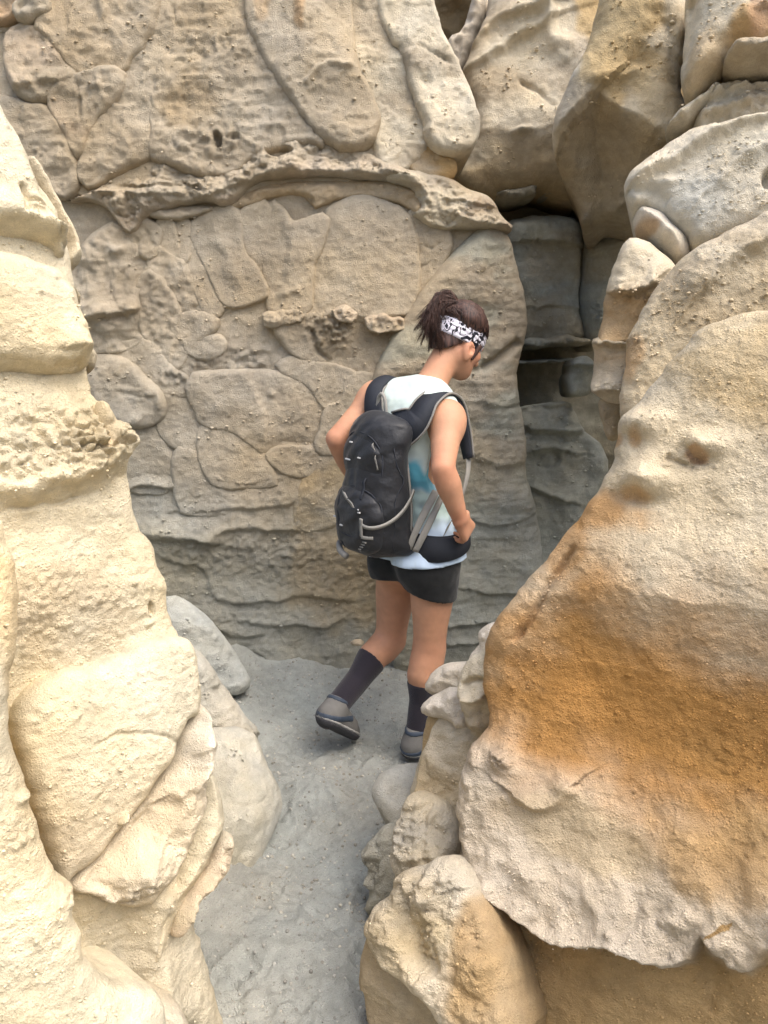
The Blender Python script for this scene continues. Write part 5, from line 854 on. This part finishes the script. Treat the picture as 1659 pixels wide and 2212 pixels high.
q.ell(pk(0, .06, -.06), (.147, .115, .17), AX, .05); q.ell(pk(0, .045, .12), (.132, .088, .155), AX, .06); q.ell(pk(0, .07, -.17), (.13, .10, .07), AX, .05); q.cone(pk(-.09, .01, .20), pk(.09, .01, .20), .045, .045, .05); q.cone(pk(-.11, .02, -.19), pk(.11, .02, -.19), .04, .04, .05)
XX = q.coords(); bf = np.maximum(q.F, -halfspace(XX, pk(0, -.018, 0), bo)); pack = net_obj('pack_body', bf, plo, .006, NY, PK, None, 2, crease)
q2 = Field(plo, phi, .006); q2.ell(pk(.005, .125, -.075), (.128, .07, .115), AX, .04); q2.ell(pk(.005, .13, -.165), (.115, .058, .055), AX, .05); FPK = q2.F; net_obj('front_pocket', q2.F, plo, .006, NY, PK, None, 2, crease)
q2 = Field(plo, phi, .006); q2.ell(pk(.005, .095, .10), (.112, .048, .115), AX, .03); TPK = q2.F; net_obj('top_pocket', q2.F, plo, .006, NY, PK, None, 2, crease)
def ribbon(name, pts, wdir, width, thick, mat, parent, n=28, nd=None):
    c = bez(pts, n) if len(pts) <= 5 else catmull(pts, n); tg = np.gradient(c, axis=0); V = []; w0 = width if hasattr(width, '__len__') else [width]*n
    w0 = np.interp(np.linspace(0, 1, n), np.linspace(0, 1, len(w0)), w0); wd = np.asarray(wdir, float)
    for i_ in range(n):
        t = norm(tg[i_]); wv = wd if wd.ndim == 1 else np.array([np.interp(i_/(n-1), np.linspace(0, 1, len(wd)), wd[:, a_]) for a_ in range(3)])
        wv = norm(wv-t*np.dot(wv, t)); nn = np.cross(t, wv)
        for a_, b_ in ((-.5, -.35), (-.42, .5), (.42, .5), (.5, -.35)): V.append(c[i_]+wv*w0[i_]*a_+nn*thick*b_)
    Fc = [(i_*4+k_, i_*4+(k_+1) % 4, i_*4+4+(k_+1) % 4, i_*4+4+k_) for i_ in range(n-1) for k_ in range(4)]+[(3, 2, 1, 0), (n*4-4, n*4-3, n*4-2, n*4-1)]
    return mesh_obj(name, np.array(V), Fc, mat, parent), c, V
def catmull(pts, n):
    p = np.array(pts, float); p = np.vstack([2*p[0]-p[1], p, 2*p[-1]-p[-2]]); m = len(p)-3; out = []
    for t in np.linspace(0, m-1e-6, n):
        i_ = int(t); f = t-i_; a, b, c, d = p[i_:i_+4]; out.append(.5*((2*b)+(c-a)*f+(2*a-5*b+4*c-d)*f*f+(3*b-a-3*c+d)*f**3))
    return np.array(out)
# shoulder straps follow the shoulders and come back under the arms
def strap(S_, sg):
    sh = S_-ta*sg*(.030 if sg > 0 else .052); ptsx = [pk(-.055*sg, -.005, .20), sh-tf*.105-tu*.01-ta*sg*.02, sh-tf*.065+tu*.055-ta*sg*.0, sh+tf*.015+tu*.078, sh+tf*.085+tu*.035, sh+tf*.105-tu*.07+ta*sg*.015, sh+tf*.10-tu*.16+ta*sg*.04]
    o, c, V = ribbon('shoulder_strap', ptsx, ta*sg, [.14, .115, .088, .075, .066, .058, .04] if sg > 0 else [.10, .08, .066, .06, .058, .055, .04], .016, STP, PK, 36)
    V = np.array(V).reshape(-1, 4, 3)
    for k_ in (0, 3): tubes('piping', [(V[:, k_], np.full(len(V), .0042))], PIP, o, 6)
    ribbon('webbing', [c[-1], c[-1]-tu*.09+ta*sg*.035-tf*.03, PC+ta*sg*.20-tu*.19+tf*.06, pk(-.13*sg, .0, -.255)], norm(tu+tf), .02, .003, GRY, PK, 24)
    return o
strap(RS, 1); strap(LS, -1)
# haul loop
tubes('haul_loop', [(bez([pk(.045, .0, .215), pk(.075, -.01, .36), pk(-.015, -.015, .36), pk(.005, .0, .215)], 16), np.full(16, .0065))], GRY, PK, 7)
PF = np.minimum(bf, np.minimum(FPK, TPK))
def surf(l_, u_, off_=.002):
    t = np.arange(.34, -.02, -.0015); p = pk(l_, 0, u_)+t[:, None]*bo; g = np.clip(np.rint((p-plo)/.006).astype(int), 0, np.array(PF.shape)-1); f = PF[g[:, 0], g[:, 1], g[:, 2]]; k_ = np.argmax(f < 0)
    return pk(l_, t[k_]-max(0, f[k_])+off_, u_)
def seam(name, lu, mat, w_, th, n=26, wd=None):
    q2_ = catmull([(a_, b_, 0) for a_, b_ in lu], n); pts = np.array([surf(a_, b_, th*.3) for a_, b_, _ in q2_]); pts[1:-1] = (pts[:-2]+2*pts[1:-1]+pts[2:])/4
    return ribbon(name, list(pts), bl if wd is None else wd, w_, th, mat, PK, n) if w_ > .004 else tubes(name, [(pts, np.full(n, w_))], mat, PK, 5)
seam('zip', [(-.105, .05), (-.10, .14), (-.06, .195), (0, .21), (.06, .195), (.105, .13)], STP, .0028, 0)
seam('zip', [(-.12, -.10), (-.115, -.03), (-.07, .015), (0, .03), (.07, .015), (.12, -.03)], STP, .0028, 0)
seam('seam', [(-.125, .16), (-.135, .05), (-.14, -.08), (-.125, -.2)], STP, .0022, 0)
seam('seam', [(-.12, -.125), (-.05, -.14), (.03, -.14), (.12, -.12)], STP, .0022, 0)
seam('reflective_strip', [(-.062, .18), (-.082, .14), (-.09, .09)], PIP, .014, .002, 16)
seam('reflective_strip', [(.08, .02), (.03, .0), (-.03, -.03), (-.05, -.06)], PIP, .012, .002, 16)
seam('compression_strap', [(.05, .01), (.052, -.06), (.05, -.14), (.045, -.2)], STP, .014, .003, 20)
seam('compression_strap', [(-.05, .06), (-.052, .03), (-.055, -.01)], STP, .014, .003, 14)
# side edge, compression cord, hip belt, lower webbing and buckles
edge = catmull([pk(-.075, -.012, .215), pk(-.105, .0, .12), pk(-.128, .01, .02), pk(-.137, .015, -.08), pk(-.132, .018, -.16), pk(-.12, .02, -.225)], 24); tubes('piping', [(edge, np.full(24, .0045))], PIP, PK, 6)
ribbon('side_strap', [pk(-.150, .01, .01), pk(-.172, .06, -.05), pk(-.165, .12, -.095), pk(-.125, .19, -.11), surf(-.07, -.09, .004)], bu, .014, .004, GRY, PK, 24)
ribbon('side_strap', [surf(-.072, -.07, .004), surf(-.07, -.10, .005), surf(-.068, -.135, .004)], bu+bl, .016, .005, GRY, PK, 12); ribbon('side_strap', [surf(-.07, -.135, .004), surf(-.085, -.14, .005), surf(-.105, -.138, .004)], bu, .012, .004, GRY, PK, 10)
def hbelt(sg):
    c = PEL+tu*.105; pts = [pk(-.09*sg, .0, -.20), c+ta*sg*.235-tf*.165, c+ta*sg*.262-tf*.02, c+ta*sg*.215+tf*.13-tu*.01, c+ta*sg*.03+tf*.185-tu*.012]
    return ribbon('hip_belt', pts, tu, [.105, .10, .09, .07, .04], .018, STP, PK, 28)
_, cbelt, _ = hbelt(1); hbelt(-1)
ribbon('webbing', [P(942, 1060, 2.69), P(925, 1095, 2.655), P(902, 1130, 2.64), P(884, 1186, 2.655)], [1, 0, .4], [.030, .026, .022], .003, GRY, PK, 20)
ribbon('webbing', [P(956, 1068, 2.70), P(938, 1108, 2.645), P(918, 1150, 2.63), P(897, 1192, 2.65)], [1, 0, .4], .024, .003, GRY, PK, 20)
ribbon('webbing', [PEL+ta*.18+tf*.045+tu*.20, PEL+ta*.212-tf*.0+tu*.11, PEL+ta*.208-tf*.055+tu*.02, pk(-.125, -.005, -.265)], norm(tf+tu*.3), .022, .003, GRY, PK, 20)
def tag_box(name, c, ax, sz, mat, parent):
    v = np.array([[(i_*2-1)*sz[0], (j_*2-1)*sz[1], (k_*2-1)*sz[2]] for i_ in (0, 1) for j_ in (0, 1) for k_ in (0, 1)])*.5; v = v*(1-.12*(np.abs(v[:, :1]) > 0)); v = v@np.array(ax)+c
    return mesh_obj(name, v, [(0, 1, 3, 2), (4, 6, 7, 5), (0, 4, 5, 1), (2, 3, 7, 6), (0, 2, 6, 4), (1, 5, 7, 3)], mat, parent, smooth=False)
for l_, o_, u_, s_ in ((.04, .146, .115, .03), (-.025, .145, .128, .018), (.03, .138, .175, .016), (-.055, .192, -.04, .018), (-.06, .192, -.05, .018), (.105, .172, -.10, .026), (.03, .200, -.11, .016)):
    tag_box('buckle', surf(l_, u_, .004), AX, (s_, .006, .005), MET, PK)
for k_ in range(5): tag_box('print_mark', surf(-.075+.008*k_, -.155-.010*k_, .001), AX, (.022-.003*k_, .006, .005), PIP, PK)
tag_box('buckle', cbelt[14]+ta*.014+tu*.03, [ta, tf, tu], (.006, .012, .012), MET, PK)
tag_box('buckle', RS-ta*.02+tf*.115-tu*.06, [ta, tf, tu], (.03, .006, .008), MET, PK)
tubes('base_patch', [(bez([pk(.11, .15, -.20), pk(.08, .19, -.215), pk(.02, .19, -.225)], 10), np.full(10, .012))], PIP, PK, 8)
